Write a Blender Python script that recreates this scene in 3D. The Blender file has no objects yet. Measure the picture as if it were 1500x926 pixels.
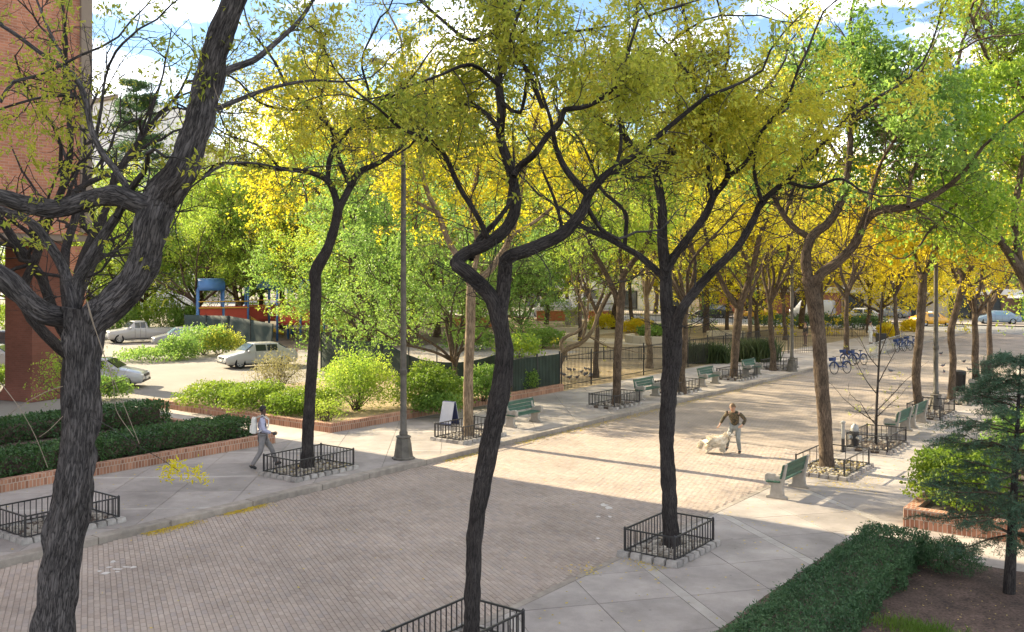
import bpy, math, random
import numpy as np
from mathutils import Vector, noise as mnoise

R = random.Random(11)
rng = np.random.default_rng(11)
scene = bpy.context.scene
COL = scene.collection
rad = math.radians

# ------------------------------------------------------------------ camera
CAM_H = 5.9                     # metres above the paving (second-floor window)
FOC = 1394.0                    # focal length in pixels of a 1500 px wide picture
YAW = rad(36.7)                 # the walk runs along +Y; the camera looks to its left
HOR, CX = 398.0, 750.0
cam_data = bpy.data.cameras.new("camera")
cam_data.sensor_width = 36.0
cam_data.lens = 36.0 * FOC / 1500.0
cam_data.shift_y = -65.0 / 1500.0
cam_data.clip_start = 0.1
cam_data.clip_end = 3000
cam = bpy.data.objects.new("camera", cam_data)
cam.location = (0, 0, CAM_H)
cam.rotation_euler = (rad(90), 0, YAW)
COL.objects.link(cam)
scene.camera = cam

# ------------------------------------------------------------------ light
SUN_EL = 28.0                   # degrees above the horizon
SUN_AZ = rad(90.0)          # sun stands over -X (left across the walk), angle from +Y to the left
world = bpy.data.worlds.new("World")
scene.world = world
world.use_nodes = True
wn = world.node_tree
wn.nodes.clear()
w_out = wn.nodes.new("ShaderNodeOutputWorld")
w_bg = wn.nodes.new("ShaderNodeBackground")
w_sky = wn.nodes.new("ShaderNodeTexSky")
w_sky.sky_type = 'NISHITA'
w_sky.sun_disc = False
w_sky.sun_elevation = rad(SUN_EL)
w_sky.sun_rotation = -SUN_AZ
w_sky.air_density = 1.0
w_sky.dust_density = 0.05
w_sky.ozone_density = 2.5
w_tc = wn.nodes.new("ShaderNodeTexCoord")
w_map = wn.nodes.new("ShaderNodeMapping")
w_map.inputs['Scale'].default_value = (1.6, 1.6, 4.5)
w_map.inputs['Location'].default_value = (3.4, 2.2, 1.7)
w_noise = wn.nodes.new("ShaderNodeTexNoise")
w_noise.inputs['Scale'].default_value = 3.0
w_noise.inputs['Detail'].default_value = 9
w_noise.inputs['Roughness'].default_value = 0.58
w_ramp = wn.nodes.new("ShaderNodeValToRGB")
w_ramp.color_ramp.elements[0].position = 0.475
w_ramp.color_ramp.elements[1].position = 0.635
w_mix = wn.nodes.new("ShaderNodeMix")
w_mix.data_type = 'RGBA'
w_mix.inputs['B'].default_value = (23, 22.6, 22.4, 1)
wn.links.new(w_tc.outputs['Generated'], w_map.inputs['Vector'])
wn.links.new(w_map.outputs[0], w_noise.inputs['Vector'])
wn.links.new(w_noise.outputs['Fac'], w_ramp.inputs['Fac'])
wn.links.new(w_ramp.outputs['Color'], w_mix.inputs['Factor'])
wn.links.new(w_sky.outputs['Color'], w_mix.inputs['A'])
wn.links.new(w_mix.outputs['Result'], w_bg.inputs['Color'])
w_bg.inputs['Strength'].default_value = 0.07
wn.links.new(w_bg.outputs[0], w_out.inputs['Surface'])

sun_data = bpy.data.lights.new("sun", 'SUN')
sun_data.energy = 4.9
sun_data.angle = rad(0.5)
sun_data.color = (1.0, 0.85, 0.58)
sun = bpy.data.objects.new("sun", sun_data)
_to_sun = Vector((-math.sin(SUN_AZ) * math.cos(rad(SUN_EL)), math.cos(SUN_AZ) * math.cos(rad(SUN_EL)), math.sin(rad(SUN_EL))))
sun.rotation_euler = _to_sun.to_track_quat('Z', 'Y').to_euler()
sun.location = (-30, 0, 60)
COL.objects.link(sun)

vs = scene.view_settings
vs.view_transform = 'Standard'
vs.look = 'None'
vs.exposure = 1.7
vs.gamma = 1.0
vs.use_curve_mapping = False
scene.cycles.use_denoising = True
scene.cycles.max_bounces = 8
scene.cycles.transmission_bounces = 6
scene.cycles.transparent_max_bounces = 8
scene.cycles.sample_clamp_indirect = 6.0

# ------------------------------------------------------------------ where a picture point lies in the world
RIGHT = np.array([math.cos(YAW), math.sin(YAW), 0.0])
VIEW = np.array([-math.sin(YAW), math.cos(YAW), 0.0])

def at_depth(px, py, d):
    p = d * (px - CX) / FOC * RIGHT + d * VIEW
    p[2] = CAM_H - d * (py - HOR) / FOC
    return p

def ground(px, py, z=0.0):
    return at_depth(px, py, (CAM_H - z) * FOC / (py - HOR))

# ------------------------------------------------------------------ materials
MATS = {}

def _nodes(name):
    m = bpy.data.materials.new(name)
    m.use_nodes = True
    nt = m.node_tree
    nt.nodes.clear()
    out = nt.nodes.new("ShaderNodeOutputMaterial")
    return m, nt, out

def N(nt, typ, **kw):
    n = nt.nodes.new("ShaderNode" + typ)
    for k, v in kw.items():
        if k.startswith('i_'):
            key = k[2:].replace('_', ' ')
            n.inputs[key].default_value = v
        else:
            setattr(n, k, v)
    return n

def ramp(nt, stops, interp='LINEAR'):
    n = nt.nodes.new("ShaderNodeValToRGB")
    cr = n.color_ramp
    cr.interpolation = interp
    while len(cr.elements) < len(stops):
        cr.elements.new(0.5)
    for e, (p, c) in zip(cr.elements, stops):
        e.position = p
        e.color = (c[0], c[1], c[2], 1) if len(c) == 3 else c
    return n

def plain(name, c, rough=0.75, var=0.25, scale=3.0, bump=0.0, bscale=40.0, metal=0.0, spec=0.4, per_object=0.0, coord='Object', fine=0.0, spots=0.0):
    """a solid colour, mottled by two noises; per_object varies the brightness from piece to piece"""
    if name in MATS:
        return MATS[name]
    m, nt, out = _nodes(name)
    b = N(nt, "BsdfPrincipled")
    b.inputs['Roughness'].default_value = rough
    b.inputs['Metallic'].default_value = metal
    b.inputs['Specular IOR Level'].default_value = spec
    tc = N(nt, "TexCoord")
    geo = N(nt, "NewGeometry")
    src = geo.outputs['Position'] if coord == 'World' else tc.outputs[coord]
    n1 = N(nt, "TexNoise")
    n1.inputs['Scale'].default_value = scale
    n1.inputs['Detail'].default_value = 6
    nt.links.new(src, n1.inputs['Vector'])
    lo = [x * (1 - var) for x in c]
    hi = [min(1, x * (1 + var)) for x in c]
    rp = ramp(nt, [(0.3, lo), (0.7, hi)])
    nt.links.new(n1.outputs['Fac'], rp.inputs['Fac'])
    col = rp.outputs['Color']
    if fine > 0:
        n3 = N(nt, "TexNoise")
        n3.inputs['Scale'].default_value = bscale
        n3.inputs['Detail'].default_value = 3
        nt.links.new(src, n3.inputs['Vector'])
        mr3 = N(nt, "MapRange")
        mr3.inputs['From Min'].default_value = 0.3
        mr3.inputs['From Max'].default_value = 0.7
        mr3.inputs['To Min'].default_value = 1 - fine
        mr3.inputs['To Max'].default_value = 1 + fine
        nt.links.new(n3.outputs['Fac'], mr3.inputs['Value'])
        mx3 = N(nt, "VectorMath", operation='SCALE')
        nt.links.new(col, mx3.inputs[0])
        nt.links.new(mr3.outputs['Result'], mx3.inputs['Scale'])
        col = mx3.outputs['Vector']
    if spots > 0:
        vo = N(nt, "TexVoronoi")
        vo.inputs['Scale'].default_value = 2.6
        nt.links.new(src, vo.inputs['Vector'])
        ws = N(nt, "TexNoise")
        ws.inputs['Scale'].default_value = 0.35
        ws.inputs['Detail'].default_value = 8
        ws.inputs['Roughness'].default_value = 0.75
        nt.links.new(src, ws.inputs['Vector'])
        m4 = N(nt, "MapRange")
        m4.inputs['From Min'].default_value = 0.035
        m4.inputs['From Max'].default_value = 0.085
        m4.inputs['To Min'].default_value = 1 - spots * 1.3
        m4.inputs['To Max'].default_value = 1.0
        nt.links.new(vo.outputs['Distance'], m4.inputs['Value'])
        m5 = N(nt, "MapRange")
        m5.inputs['From Min'].default_value = 0.36
        m5.inputs['From Max'].default_value = 0.60
        m5.inputs['To Min'].default_value = 1 - spots
        m5.inputs['To Max'].default_value = 1.06
        nt.links.new(ws.outputs['Fac'], m5.inputs['Value'])
        mm = N(nt, "Math", operation='MULTIPLY')
        nt.links.new(m4.outputs['Result'], mm.inputs[0])
        nt.links.new(m5.outputs['Result'], mm.inputs[1])
        mx4 = N(nt, "VectorMath", operation='SCALE')
        nt.links.new(col, mx4.inputs[0])
        nt.links.new(mm.outputs[0], mx4.inputs['Scale'])
        col = mx4.outputs['Vector']
    if per_object > 0:
        oi = N(nt, "ObjectInfo")
        mr = N(nt, "MapRange")
        mr.inputs['To Min'].default_value = 1 - per_object
        mr.inputs['To Max'].default_value = 1 + per_object
        nt.links.new(oi.outputs['Random'], mr.inputs['Value'])
        mx = N(nt, "VectorMath", operation='SCALE')
        nt.links.new(col, mx.inputs[0])
        nt.links.new(mr.outputs['Result'], mx.inputs['Scale'])
        col = mx.outputs['Vector']
    nt.links.new(col, b.inputs['Base Color'])
    if bump > 0:
        n2 = N(nt, "TexNoise")
        n2.inputs['Scale'].default_value = bscale
        n2.inputs['Detail'].default_value = 5
        nt.links.new(src, n2.inputs['Vector'])
        bp = N(nt, "Bump")
        bp.inputs['Strength'].default_value = bump
        bp.inputs['Distance'].default_value = 0.02
        nt.links.new(n2.outputs['Fac'], bp.inputs['Height'])
        nt.links.new(bp.outputs[0], b.inputs['Normal'])
    nt.links.new(b.outputs[0], out.inputs['Surface'])
    MATS[name] = m
    return m

def islands(name, cols, rough=0.8, bump=0.0, spec=0.3, big=0.12, bscale=60):
    """pieces joined in one mesh: every island takes its own shade, a large noise tints areas"""
    if name in MATS:
        return MATS[name]
    m, nt, out = _nodes(name)
    b = N(nt, "BsdfPrincipled")
    b.inputs['Roughness'].default_value = rough
    b.inputs['Specular IOR Level'].default_value = spec
    g = N(nt, "NewGeometry")
    oi = N(nt, "ObjectInfo")
    ad = N(nt, "Math", operation='ADD')
    nt.links.new(g.outputs['Random Per Island'], ad.inputs[0])
    nt.links.new(oi.outputs['Random'], ad.inputs[1])
    fr = N(nt, "Math", operation='FRACT')
    nt.links.new(ad.outputs[0], fr.inputs[0])
    k = len(cols)
    rp = ramp(nt, [(i / max(1, k - 1), c) for i, c in enumerate(cols)])
    nt.links.new(fr.outputs[0], rp.inputs['Fac'])
    n1 = N(nt, "TexNoise")
    n1.inputs['Scale'].default_value = 0.45
    n1.inputs['Detail'].default_value = 7
    n1.inputs['Roughness'].default_value = 0.7
    nt.links.new(g.outputs['Position'], n1.inputs['Vector'])
    mr = N(nt, "MapRange")
    mr.inputs['From Min'].default_value = 0.3
    mr.inputs['From Max'].default_value = 0.7
    mr.inputs['To Min'].default_value = 1 - big
    mr.inputs['To Max'].default_value = 1 + big
    nt.links.new(n1.outputs['Fac'], mr.inputs['Value'])
    mx = N(nt, "VectorMath", operation='SCALE')
    nt.links.new(rp.outputs['Color'], mx.inputs[0])
    nt.links.new(mr.outputs['Result'], mx.inputs['Scale'])
    nt.links.new(mx.outputs['Vector'], b.inputs['Base Color'])
    if bump > 0:
        n2 = N(nt, "TexNoise")
        n2.inputs['Scale'].default_value = bscale
        nt.links.new(g.outputs['Position'], n2.inputs['Vector'])
        bp = N(nt, "Bump")
        bp.inputs['Strength'].default_value = bump
        bp.inputs['Distance'].default_value = 0.01
        nt.links.new(n2.outputs['Fac'], bp.inputs['Height'])
        nt.links.new(bp.outputs[0], b.inputs['Normal'])
    nt.links.new(b.outputs[0], out.inputs['Surface'])
    MATS[name] = m
    return m

def leafmat(name, cols, trans=0.45, tcol=1.25, rough=0.45):
    if name in MATS:
        return MATS[name]
    m, nt, out = _nodes(name)
    g = N(nt, "NewGeometry")
    k = len(cols)
    rp = ramp(nt, [(i / max(1, k - 1), c) for i, c in enumerate(cols)])
    n1 = N(nt, "TexNoise")
    n1.inputs['Scale'].default_value = 0.55
    n1.inputs['Detail'].default_value = 3
    nt.links.new(g.outputs['Position'], n1.inputs['Vector'])
    mr = N(nt, "MapRange")
    mr.inputs['From Min'].default_value = 0.3
    mr.inputs['From Max'].default_value = 0.7
    nt.links.new(n1.outputs['Fac'], mr.inputs['Value'])
    mxv = N(nt, "Mix")
    mxv.inputs['Factor'].default_value = 0.5
    nt.links.new(g.outputs['Random Per Island'], mxv.inputs['A'])
    nt.links.new(mr.outputs['Result'], mxv.inputs['B'])
    nt.links.new(mxv.outputs['Result'], rp.inputs['Fac'])
    b = N(nt, "BsdfPrincipled")
    b.inputs['Roughness'].default_value = rough
    b.inputs['Specular IOR Level'].default_value = 0.35
    nt.links.new(rp.outputs['Color'], b.inputs['Base Color'])
    t = N(nt, "BsdfTranslucent")
    sc = N(nt, "VectorMath", operation='SCALE')
    sc.inputs['Scale'].default_value = tcol
    nt.links.new(rp.outputs['Color'], sc.inputs[0])
    nt.links.new(sc.outputs['Vector'], t.inputs['Color'])
    mx = N(nt, "MixShader")
    mx.inputs['Fac'].default_value = trans
    nt.links.new(b.outputs[0], mx.inputs[1])
    nt.links.new(t.outputs[0], mx.inputs[2])
    nt.links.new(mx.outputs[0], out.inputs['Surface'])
    MATS[name] = m
    return m

def barkmat(name, dark, light, scale=1.0, bump=0.7):
    """furrowed bark on the tubes' UVs (u = metres round, v = metres along)"""
    if name in MATS:
        return MATS[name]
    m, nt, out = _nodes(name)
    uv = N(nt, "UVMap")
    mp = N(nt, "Mapping")
    mp.inputs['Scale'].default_value = (38 * scale, 8.5 * scale, 1)
    nt.links.new(uv.outputs['UV'], mp.inputs['Vector'])
    n0 = N(nt, "TexNoise")
    n0.inputs['Scale'].default_value = 1.0
    n0.inputs['Detail'].default_value = 8
    n0.inputs['Roughness'].default_value = 0.65
    n0.inputs['Distortion'].default_value = 0.8
    nt.links.new(mp.outputs[0], n0.inputs['Vector'])
    # plates: cells stretched along the stem, their edges bent by noise
    mp2 = N(nt, "Mapping")
    mp2.inputs['Scale'].default_value = (26 * scale, 4.2 * scale, 1)
    nt.links.new(uv.outputs['UV'], mp2.inputs['Vector'])
    dn = N(nt, "TexNoise")
    dn.inputs['Scale'].default_value = 1.3
    dn.inputs['Detail'].default_value = 4
    nt.links.new(mp2.outputs[0], dn.inputs['Vector'])
    dv = N(nt, "VectorMath", operation='MULTIPLY_ADD')
    dv.inputs[1].default_value = (2.2, 2.2, 0)
    nt.links.new(dn.outputs['Color'], dv.inputs[0])
    nt.links.new(mp2.outputs[0], dv.inputs[2])
    vo = N(nt, "TexVoronoi", feature='DISTANCE_TO_EDGE')
    vo.inputs['Scale'].default_value = 1.0
    nt.links.new(dv.outputs['Vector'], vo.inputs['Vector'])
    cr = N(nt, "MapRange")
    cr.inputs['From Min'].default_value = 0.0
    cr.inputs['From Max'].default_value = 0.22
    nt.links.new(vo.outputs['Distance'], cr.inputs['Value'])
    hm = N(nt, "Mix")
    hm.inputs['Factor'].default_value = 0.3
    nt.links.new(n0.outputs['Fac'], hm.inputs['A'])
    nt.links.new(cr.outputs['Result'], hm.inputs['B'])
    n1 = N(nt, "TexNoise")
    n1.inputs['Scale'].default_value = 3.0
    n1.inputs['Detail'].default_value = 5
    g = N(nt, "NewGeometry")
    nt.links.new(g.outputs['Position'], n1.inputs['Vector'])
    mid = [0.5 * (a + c) for a, c in zip(dark, light)]
    rp = ramp(nt, [(0.30, dark), (0.50, mid), (0.74, light)])
    nt.links.new(hm.outputs['Result'], rp.inputs['Fac'])
    mr = N(nt, "MapRange")
    mr.inputs['From Min'].default_value = 0.3
    mr.inputs['From Max'].default_value = 0.7
    mr.inputs['To Min'].default_value = 0.7
    mr.inputs['To Max'].default_value = 1.35
    nt.links.new(n1.outputs['Fac'], mr.inputs['Value'])
    sc = N(nt, "VectorMath", operation='SCALE')
    nt.links.new(rp.outputs['Color'], sc.inputs[0])
    nt.links.new(mr.outputs['Result'], sc.inputs['Scale'])
    b = N(nt, "BsdfPrincipled")
    b.inputs['Roughness'].default_value = 0.9
    b.inputs['Specular IOR Level'].default_value = 0.2
    nt.links.new(sc.outputs['Vector'], b.inputs['Base Color'])
    bp = N(nt, "Bump")
    bp.inputs['Strength'].default_value = bump
    bp.inputs['Distance'].default_value = 0.03
    nt.links.new(hm.outputs['Result'], bp.inputs['Height'])
    nt.links.new(bp.outputs[0], b.inputs['Normal'])
    nt.links.new(b.outputs[0], out.inputs['Surface'])
    MATS[name] = m
    return m

def brickmat(name, c1, c2, mortar, bw=0.22, bh=0.075, ms=0.008, coord='UV', rot=0.0, bump=0.4):
    if name in MATS:
        return MATS[name]
    m, nt, out = _nodes(name)
    if coord == 'UV':
        src = N(nt, "UVMap").outputs['UV']
    else:
        src = N(nt, "NewGeometry").outputs['Position']
    mp = N(nt, "Mapping")
    mp.inputs['Rotation'].default_value = (0, 0, rot)
    nt.links.new(src, mp.inputs['Vector'])
    br = N(nt, "TexBrick")
    br.inputs['Color1'].default_value = (*c1, 1)
    br.inputs['Color2'].default_value = (*c2, 1)
    br.inputs['Mortar'].default_value = (*mortar, 1)
    br.inputs['Scale'].default_value = 1.0
    br.inputs['Brick Width'].default_value = bw
    br.inputs['Row Height'].default_value = bh
    br.inputs['Mortar Size'].default_value = ms
    br.inputs['Mortar Smooth'].default_value = 0.3
    nt.links.new(mp.outputs[0], br.inputs['Vector'])
    n1 = N(nt, "TexNoise")
    n1.inputs['Scale'].default_value = 0.6
    n1.inputs['Detail'].default_value = 7
    g = N(nt, "NewGeometry")
    nt.links.new(g.outputs['Position'], n1.inputs['Vector'])
    mr = N(nt, "MapRange")
    mr.inputs['From Min'].default_value = 0.3
    mr.inputs['From Max'].default_value = 0.7
    mr.inputs['To Min'].default_value = 0.8
    mr.inputs['To Max'].default_value = 1.2
    nt.links.new(n1.outputs['Fac'], mr.inputs['Value'])
    sc = N(nt, "VectorMath", operation='SCALE')
    nt.links.new(br.outputs['Color'], sc.inputs[0])
    nt.links.new(mr.outputs['Result'], sc.inputs['Scale'])
    b = N(nt, "BsdfPrincipled")
    b.inputs['Roughness'].default_value = 0.85
    b.inputs['Specular IOR Level'].default_value = 0.25
    nt.links.new(sc.outputs['Vector'], b.inputs['Base Color'])
    bp = N(nt, "Bump")
    bp.inputs['Strength'].default_value = bump
    bp.inputs['Distance'].default_value = 0.01
    bp.invert = True
    nt.links.new(br.outputs['Fac'], bp.inputs['Height'])
    nt.links.new(bp.outputs[0], b.inputs['Normal'])
    nt.links.new(b.outputs[0], out.inputs['Surface'])
    MATS[name] = m
    return m

def glass(name, c=(0.03, 0.045, 0.055), rough=0.06):
    if name in MATS:
        return MATS[name]
    m, nt, out = _nodes(name)
    b = N(nt, "BsdfPrincipled")
    b.inputs['Base Color'].default_value = (*c, 1)
    b.inputs['Roughness'].default_value = rough
    b.inputs['Specular IOR Level'].default_value = 0.8
    nt.links.new(b.outputs[0], out.inputs['Surface'])
    MATS[name] = m
    return m

def carpaint(name, c):
    if name in MATS:
        return MATS[name]
    m, nt, out = _nodes(name)
    b = N(nt, "BsdfPrincipled")
    b.inputs['Base Color'].default_value = (*c, 1)
    b.inputs['Roughness'].default_value = 0.32
    b.inputs['Coat Weight'].default_value = 0.7
    b.inputs['Coat Roughness'].default_value = 0.08
    nt.links.new(b.outputs[0], out.inputs['Surface'])
    MATS[name] = m
    return m

def MAT(m):
    return m if not isinstance(m, str) else MATS[m]

# ------------------------------------------------------------------ palette
barkmat('bark_dark', (0.014, 0.012, 0.012), (0.066, 0.056, 0.052), 1.3, 0.9)
barkmat('bark_grey', (0.018, 0.016, 0.017), (0.125, 0.112, 0.108), 1.25, 1.0)
barkmat('bark_dark_fine', (0.02, 0.018, 0.017), (0.065, 0.058, 0.054), 1.0, 0.4)
barkmat('bark_brown', (0.035, 0.025, 0.018), (0.16, 0.115, 0.08))
barkmat('bark_pale', (0.09, 0.065, 0.042), (0.28, 0.21, 0.14), 0.7, 0.4)
plain('vine_dry', (0.24, 0.19, 0.14), 0.8)
leafmat('leaf_olive', [(0.14, 0.20, 0.03), (0.25, 0.29, 0.04), (0.38, 0.36, 0.045), (0.22, 0.31, 0.045)], 0.65, 1.6)
leafmat('leaf_gold', [(0.20, 0.27, 0.035), (0.38, 0.37, 0.04), (0.50, 0.44, 0.045), (0.25, 0.33, 0.045)], 0.65, 1.5)
leafmat('leaf_yellow', [(0.34, 0.40, 0.03), (0.58, 0.52, 0.025), (0.66, 0.55, 0.025), (0.38, 0.46, 0.04)], 0.55, 1.3)
leafmat('leaf_orange', [(0.46, 0.42, 0.025), (0.62, 0.51, 0.02), (0.66, 0.50, 0.025), (0.40, 0.47, 0.035)], 0.6, 1.3)
leafmat('leaf_lime', [(0.12, 0.22, 0.03), (0.22, 0.34, 0.04), (0.34, 0.42, 0.05), (0.42, 0.44, 0.05)], 0.55, 1.35)
leafmat('leaf_green', [(0.07, 0.14, 0.03), (0.13, 0.23, 0.045), (0.21, 0.32, 0.06), (0.30, 0.38, 0.07)], 0.55, 1.4)
leafmat('leaf_deep', [(0.03, 0.07, 0.025), (0.06, 0.12, 0.04), (0.10, 0.17, 0.055)], 0.4, 1.3)
leafmat('leaf_bright', [(0.081, 0.155, 0.021), (0.161, 0.247, 0.025), (0.276, 0.322, 0.032)], 0.5, 1.25)
leafmat('leaf_ivory', [(0.25, 0.22, 0.07), (0.34, 0.30, 0.13), (0.17, 0.18, 0.05)], 0.4, 1.2)
leafmat('hedge_leaf', [(0.022, 0.06, 0.018), (0.05, 0.11, 0.03), (0.095, 0.165, 0.045)], 0.25, 1.2, 0.35)
leafmat('yew_leaf', [(0.022, 0.062, 0.026), (0.05, 0.11, 0.042), (0.09, 0.165, 0.06)], 0.2, 1.2, 0.5)
leafmat('spruce_needle', [(0.028, 0.07, 0.04), (0.055, 0.115, 0.065), (0.10, 0.17, 0.085)], 0.15, 1.2, 0.55)
leafmat('grass_blade', [(0.06, 0.13, 0.02), (0.11, 0.19, 0.025), (0.16, 0.21, 0.04)], 0.4, 1.2)
leafmat('reed_blade', [(0.035, 0.06, 0.022), (0.07, 0.10, 0.035), (0.13, 0.15, 0.06)], 0.4, 1.2)
leafmat('fallen_leaf', [(0.62, 0.48, 0.03), (0.55, 0.36, 0.03), (0.42, 0.36, 0.06), (0.30, 0.17, 0.05)], 0.15, 1.1, 0.7)
leafmat('litter_leaf', [(0.50, 0.34, 0.10), (0.36, 0.21, 0.07), (0.58, 0.46, 0.12), (0.22, 0.13, 0.06)], 0.1, 1.1, 0.8)
islands('paver', [(0.276, 0.222, 0.185), (0.338, 0.274, 0.226), (0.302, 0.248, 0.21), (0.352, 0.291, 0.244), (0.278, 0.235, 0.21)], 0.8, 0.25, 0.3, 0.22)
plain('paver_joint', (0.24, 0.198, 0.165), 0.95, 0.25, 2.0, coord='World')
brickmat('paver_far', (0.285, 0.235, 0.195), (0.32, 0.265, 0.222), (0.22, 0.182, 0.152), 0.2, 0.1, 0.010, 'World', rad(0), 0.3)
plain('slab', (0.315, 0.28, 0.255), 0.85, 0.17, 0.9, 0.25, 90, per_object=0.11, coord='World', fine=0.09, spots=0.32)
plain('slab_band', (0.39, 0.355, 0.32), 0.85, 0.08, 1.6, 0.25, 90, per_object=0.04, coord='World', fine=0.06, spots=0.32)
plain('slab_joint', (0.13, 0.115, 0.10), 0.95, 0.2, 2.0, coord='World')
plain('concrete', (0.40, 0.345, 0.30), 0.85, 0.12, 0.8, 0.25, 60, coord='World', fine=0.05, spots=0.32)
plain('kerb_stone', (0.29, 0.25, 0.21), 0.8, 0.18, 5, 0.3, 120, per_object=0.08, fine=0.10, spots=0.32)
plain('cobble', (0.30, 0.275, 0.25), 0.8, 0.25, 9, 0.4, 70, per_object=0.22)
islands('pebble', [(0.20, 0.17, 0.13), (0.36, 0.32, 0.27), (0.28, 0.25, 0.21), (0.44, 0.40, 0.34)], 0.8, 0.3)
plain('soil', (0.085, 0.06, 0.045), 0.95, 0.4, 3, 0.8, 30, coord='World', fine=0.3)
plain('mulch', (0.085, 0.055, 0.042), 0.95, 0.35, 2.2, 1.0, 22, coord='World', fine=0.5)
plain('park_earth', (0.29, 0.22, 0.125), 0.95, 0.30, 0.35, 0.5, 14, coord='World', fine=0.25)
plain('park_path', (0.42, 0.36, 0.26), 0.9, 0.10, 0.5, 0.2, 30, coord='World', fine=0.05)
plain('asphalt', (0.25, 0.225, 0.195), 0.9, 0.10, 0.35, 0.25, 60, coord='World', fine=0.06)
plain('road', (0.20, 0.195, 0.19), 0.9, 0.12, 0.3, 0.2, 40, coord='World')
plain('terrain', (0.20, 0.17, 0.12), 0.95, 0.25, 0.05, coord='World')
plain('lot_earth', (0.13, 0.10, 0.07), 0.95, 0.3, 1.0, 0.5, 20, coord='World', fine=0.2)
brickmat('planter_brick', (0.24, 0.105, 0.062), (0.44, 0.22, 0.135), (0.40, 0.31, 0.24), 0.10, 0.21, 0.012)
brickmat('building_brick', (0.29, 0.12, 0.072), (0.43, 0.18, 0.105), (0.38, 0.24, 0.18), 0.34, 0.115, 0.012)
brickmat('dark_brick', (0.17, 0.065, 0.045), (0.21, 0.08, 0.055), (0.17, 0.09, 0.07), 0.26, 0.09, 0.008)
plain('building_stone', (0.20, 0.155, 0.12), 0.85, 0.1, 0.6, 0.2, 30)
plain('coping', (0.40, 0.26, 0.18), 0.85, 0.15, 3)
plain('iron', (0.022, 0.020, 0.020), 0.45, 0.3, 12, spec=0.5)
plain('lamp_iron', (0.10, 0.088, 0.072), 0.6, 0.35, 5, 0.2, 60, spec=0.4)
plain('bench_green', (0.03, 0.085, 0.055), 0.5, 0.22, 7, 0.15, 70, per_object=0.15)
plain('bench_concrete', (0.33, 0.30, 0.26), 0.85, 0.18, 6, 0.35, 70)
plain('white_paint', (0.52, 0.48, 0.45), 0.8, 0.12, 8)
plain('sign_white', (0.50, 0.50, 0.53), 0.5, 0.05, 4)
plain('sign_blue', (0.05, 0.06, 0.14), 0.5, 0.1, 4)
plain('rubber', (0.018, 0.018, 0.018), 0.85, 0.2, 10)
plain('rim', (0.42, 0.42, 0.43), 0.35, 0.05, 5, metal=0.7)
plain('trim', (0.03, 0.03, 0.032), 0.5, 0.1, 5)
plain('lamp_lens', (0.75, 0.74, 0.70), 0.15, 0.03, 5)
plain('tail_lens', (0.40, 0.02, 0.02), 0.2, 0.05, 5)
plain('fabric_green', (0.018, 0.032, 0.028), 0.8, 0.25, 1.2, 0.3, 12)
plain('fabric_olive', (0.03, 0.045, 0.034), 0.8, 0.3, 1.5, 0.4, 9)
plain('play_red', (0.42, 0.06, 0.03), 0.5, 0.12, 2)
plain('play_blue', (0.06, 0.16, 0.36), 0.5, 0.12, 2)
plain('play_yellow', (0.62, 0.40, 0.05), 0.5, 0.12, 2)
plain('wood_grey', (0.30, 0.25, 0.19), 0.8, 0.2, 6, 0.2, 50)
plain('awning_green', (0.06, 0.20, 0.10), 0.6, 0.1, 2)
plain('orange_brick', (0.46, 0.17, 0.08), 0.85, 0.15, 3)
plain('facade_tan', (0.46, 0.40, 0.33), 0.85, 0.1, 0.5)
plain('facade_white', (0.66, 0.64, 0.62), 0.8, 0.06, 0.5)
plain('facade_red', (0.30, 0.13, 0.09), 0.85, 0.1, 0.5)
plain('facade_grey', (0.34, 0.33, 0.33), 0.85, 0.1, 0.5)
plain('facade_brown', (0.16, 0.10, 0.075), 0.85, 0.1, 0.5)
plain('copper_green', (0.25, 0.33, 0.24), 0.7, 0.15, 0.8)
glass('pane', (0.05, 0.06, 0.07))
glass('car_glass', (0.025, 0.032, 0.038))
glass('car_glass_blue', (0.20, 0.32, 0.40), 0.1)
plain('skin', (0.42, 0.25, 0.17), 0.55, 0.06, 9)
plain('skin_dark', (0.10, 0.058, 0.04), 0.5, 0.06, 9)
plain('hair_black', (0.012, 0.010, 0.010), 0.6, 0.2, 30)
plain('hair_sand', (0.13, 0.075, 0.035), 0.6, 0.2, 30)
plain('shirt_lilac', (0.36, 0.36, 0.47), 0.85, 0.12, 9, 0.3, 20)
plain('pack_cream', (0.62, 0.59, 0.53), 0.8, 0.1, 9)
plain('trouser_grey', (0.20, 0.185, 0.18), 0.85, 0.15, 9, 0.3, 20)
plain('jeans', (0.24, 0.25, 0.23), 0.85, 0.2, 9, 0.3, 20)
plain('shoe_black', (0.02, 0.02, 0.02), 0.6, 0.1, 9)
plain('shirt_white', (0.74, 0.72, 0.68), 0.85, 0.06, 9)
plain('coat_dark', (0.05, 0.045, 0.04), 0.8, 0.2, 9)
plain('dog_fur', (0.78, 0.70, 0.56), 0.9, 0.12, 14, 0.9, 45)
plain('dog_nose', (0.03, 0.025, 0.02), 0.5, 0.1, 9)
plain('bike_blue', (0.015, 0.04, 0.14), 0.35, 0.1, 9)
plain('bike_metal', (0.45, 0.45, 0.46), 0.35, 0.1, 9, metal=0.8)
plain('pigeon_grey', (0.10, 0.10, 0.115), 0.7, 0.25, 20)
plain('hydrant_silver', (0.30, 0.30, 0.29), 0.45, 0.1, 9, metal=0.3)
plain('barrier_grey', (0.40, 0.39, 0.37), 0.5, 0.1, 9, metal=0.3)

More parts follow.
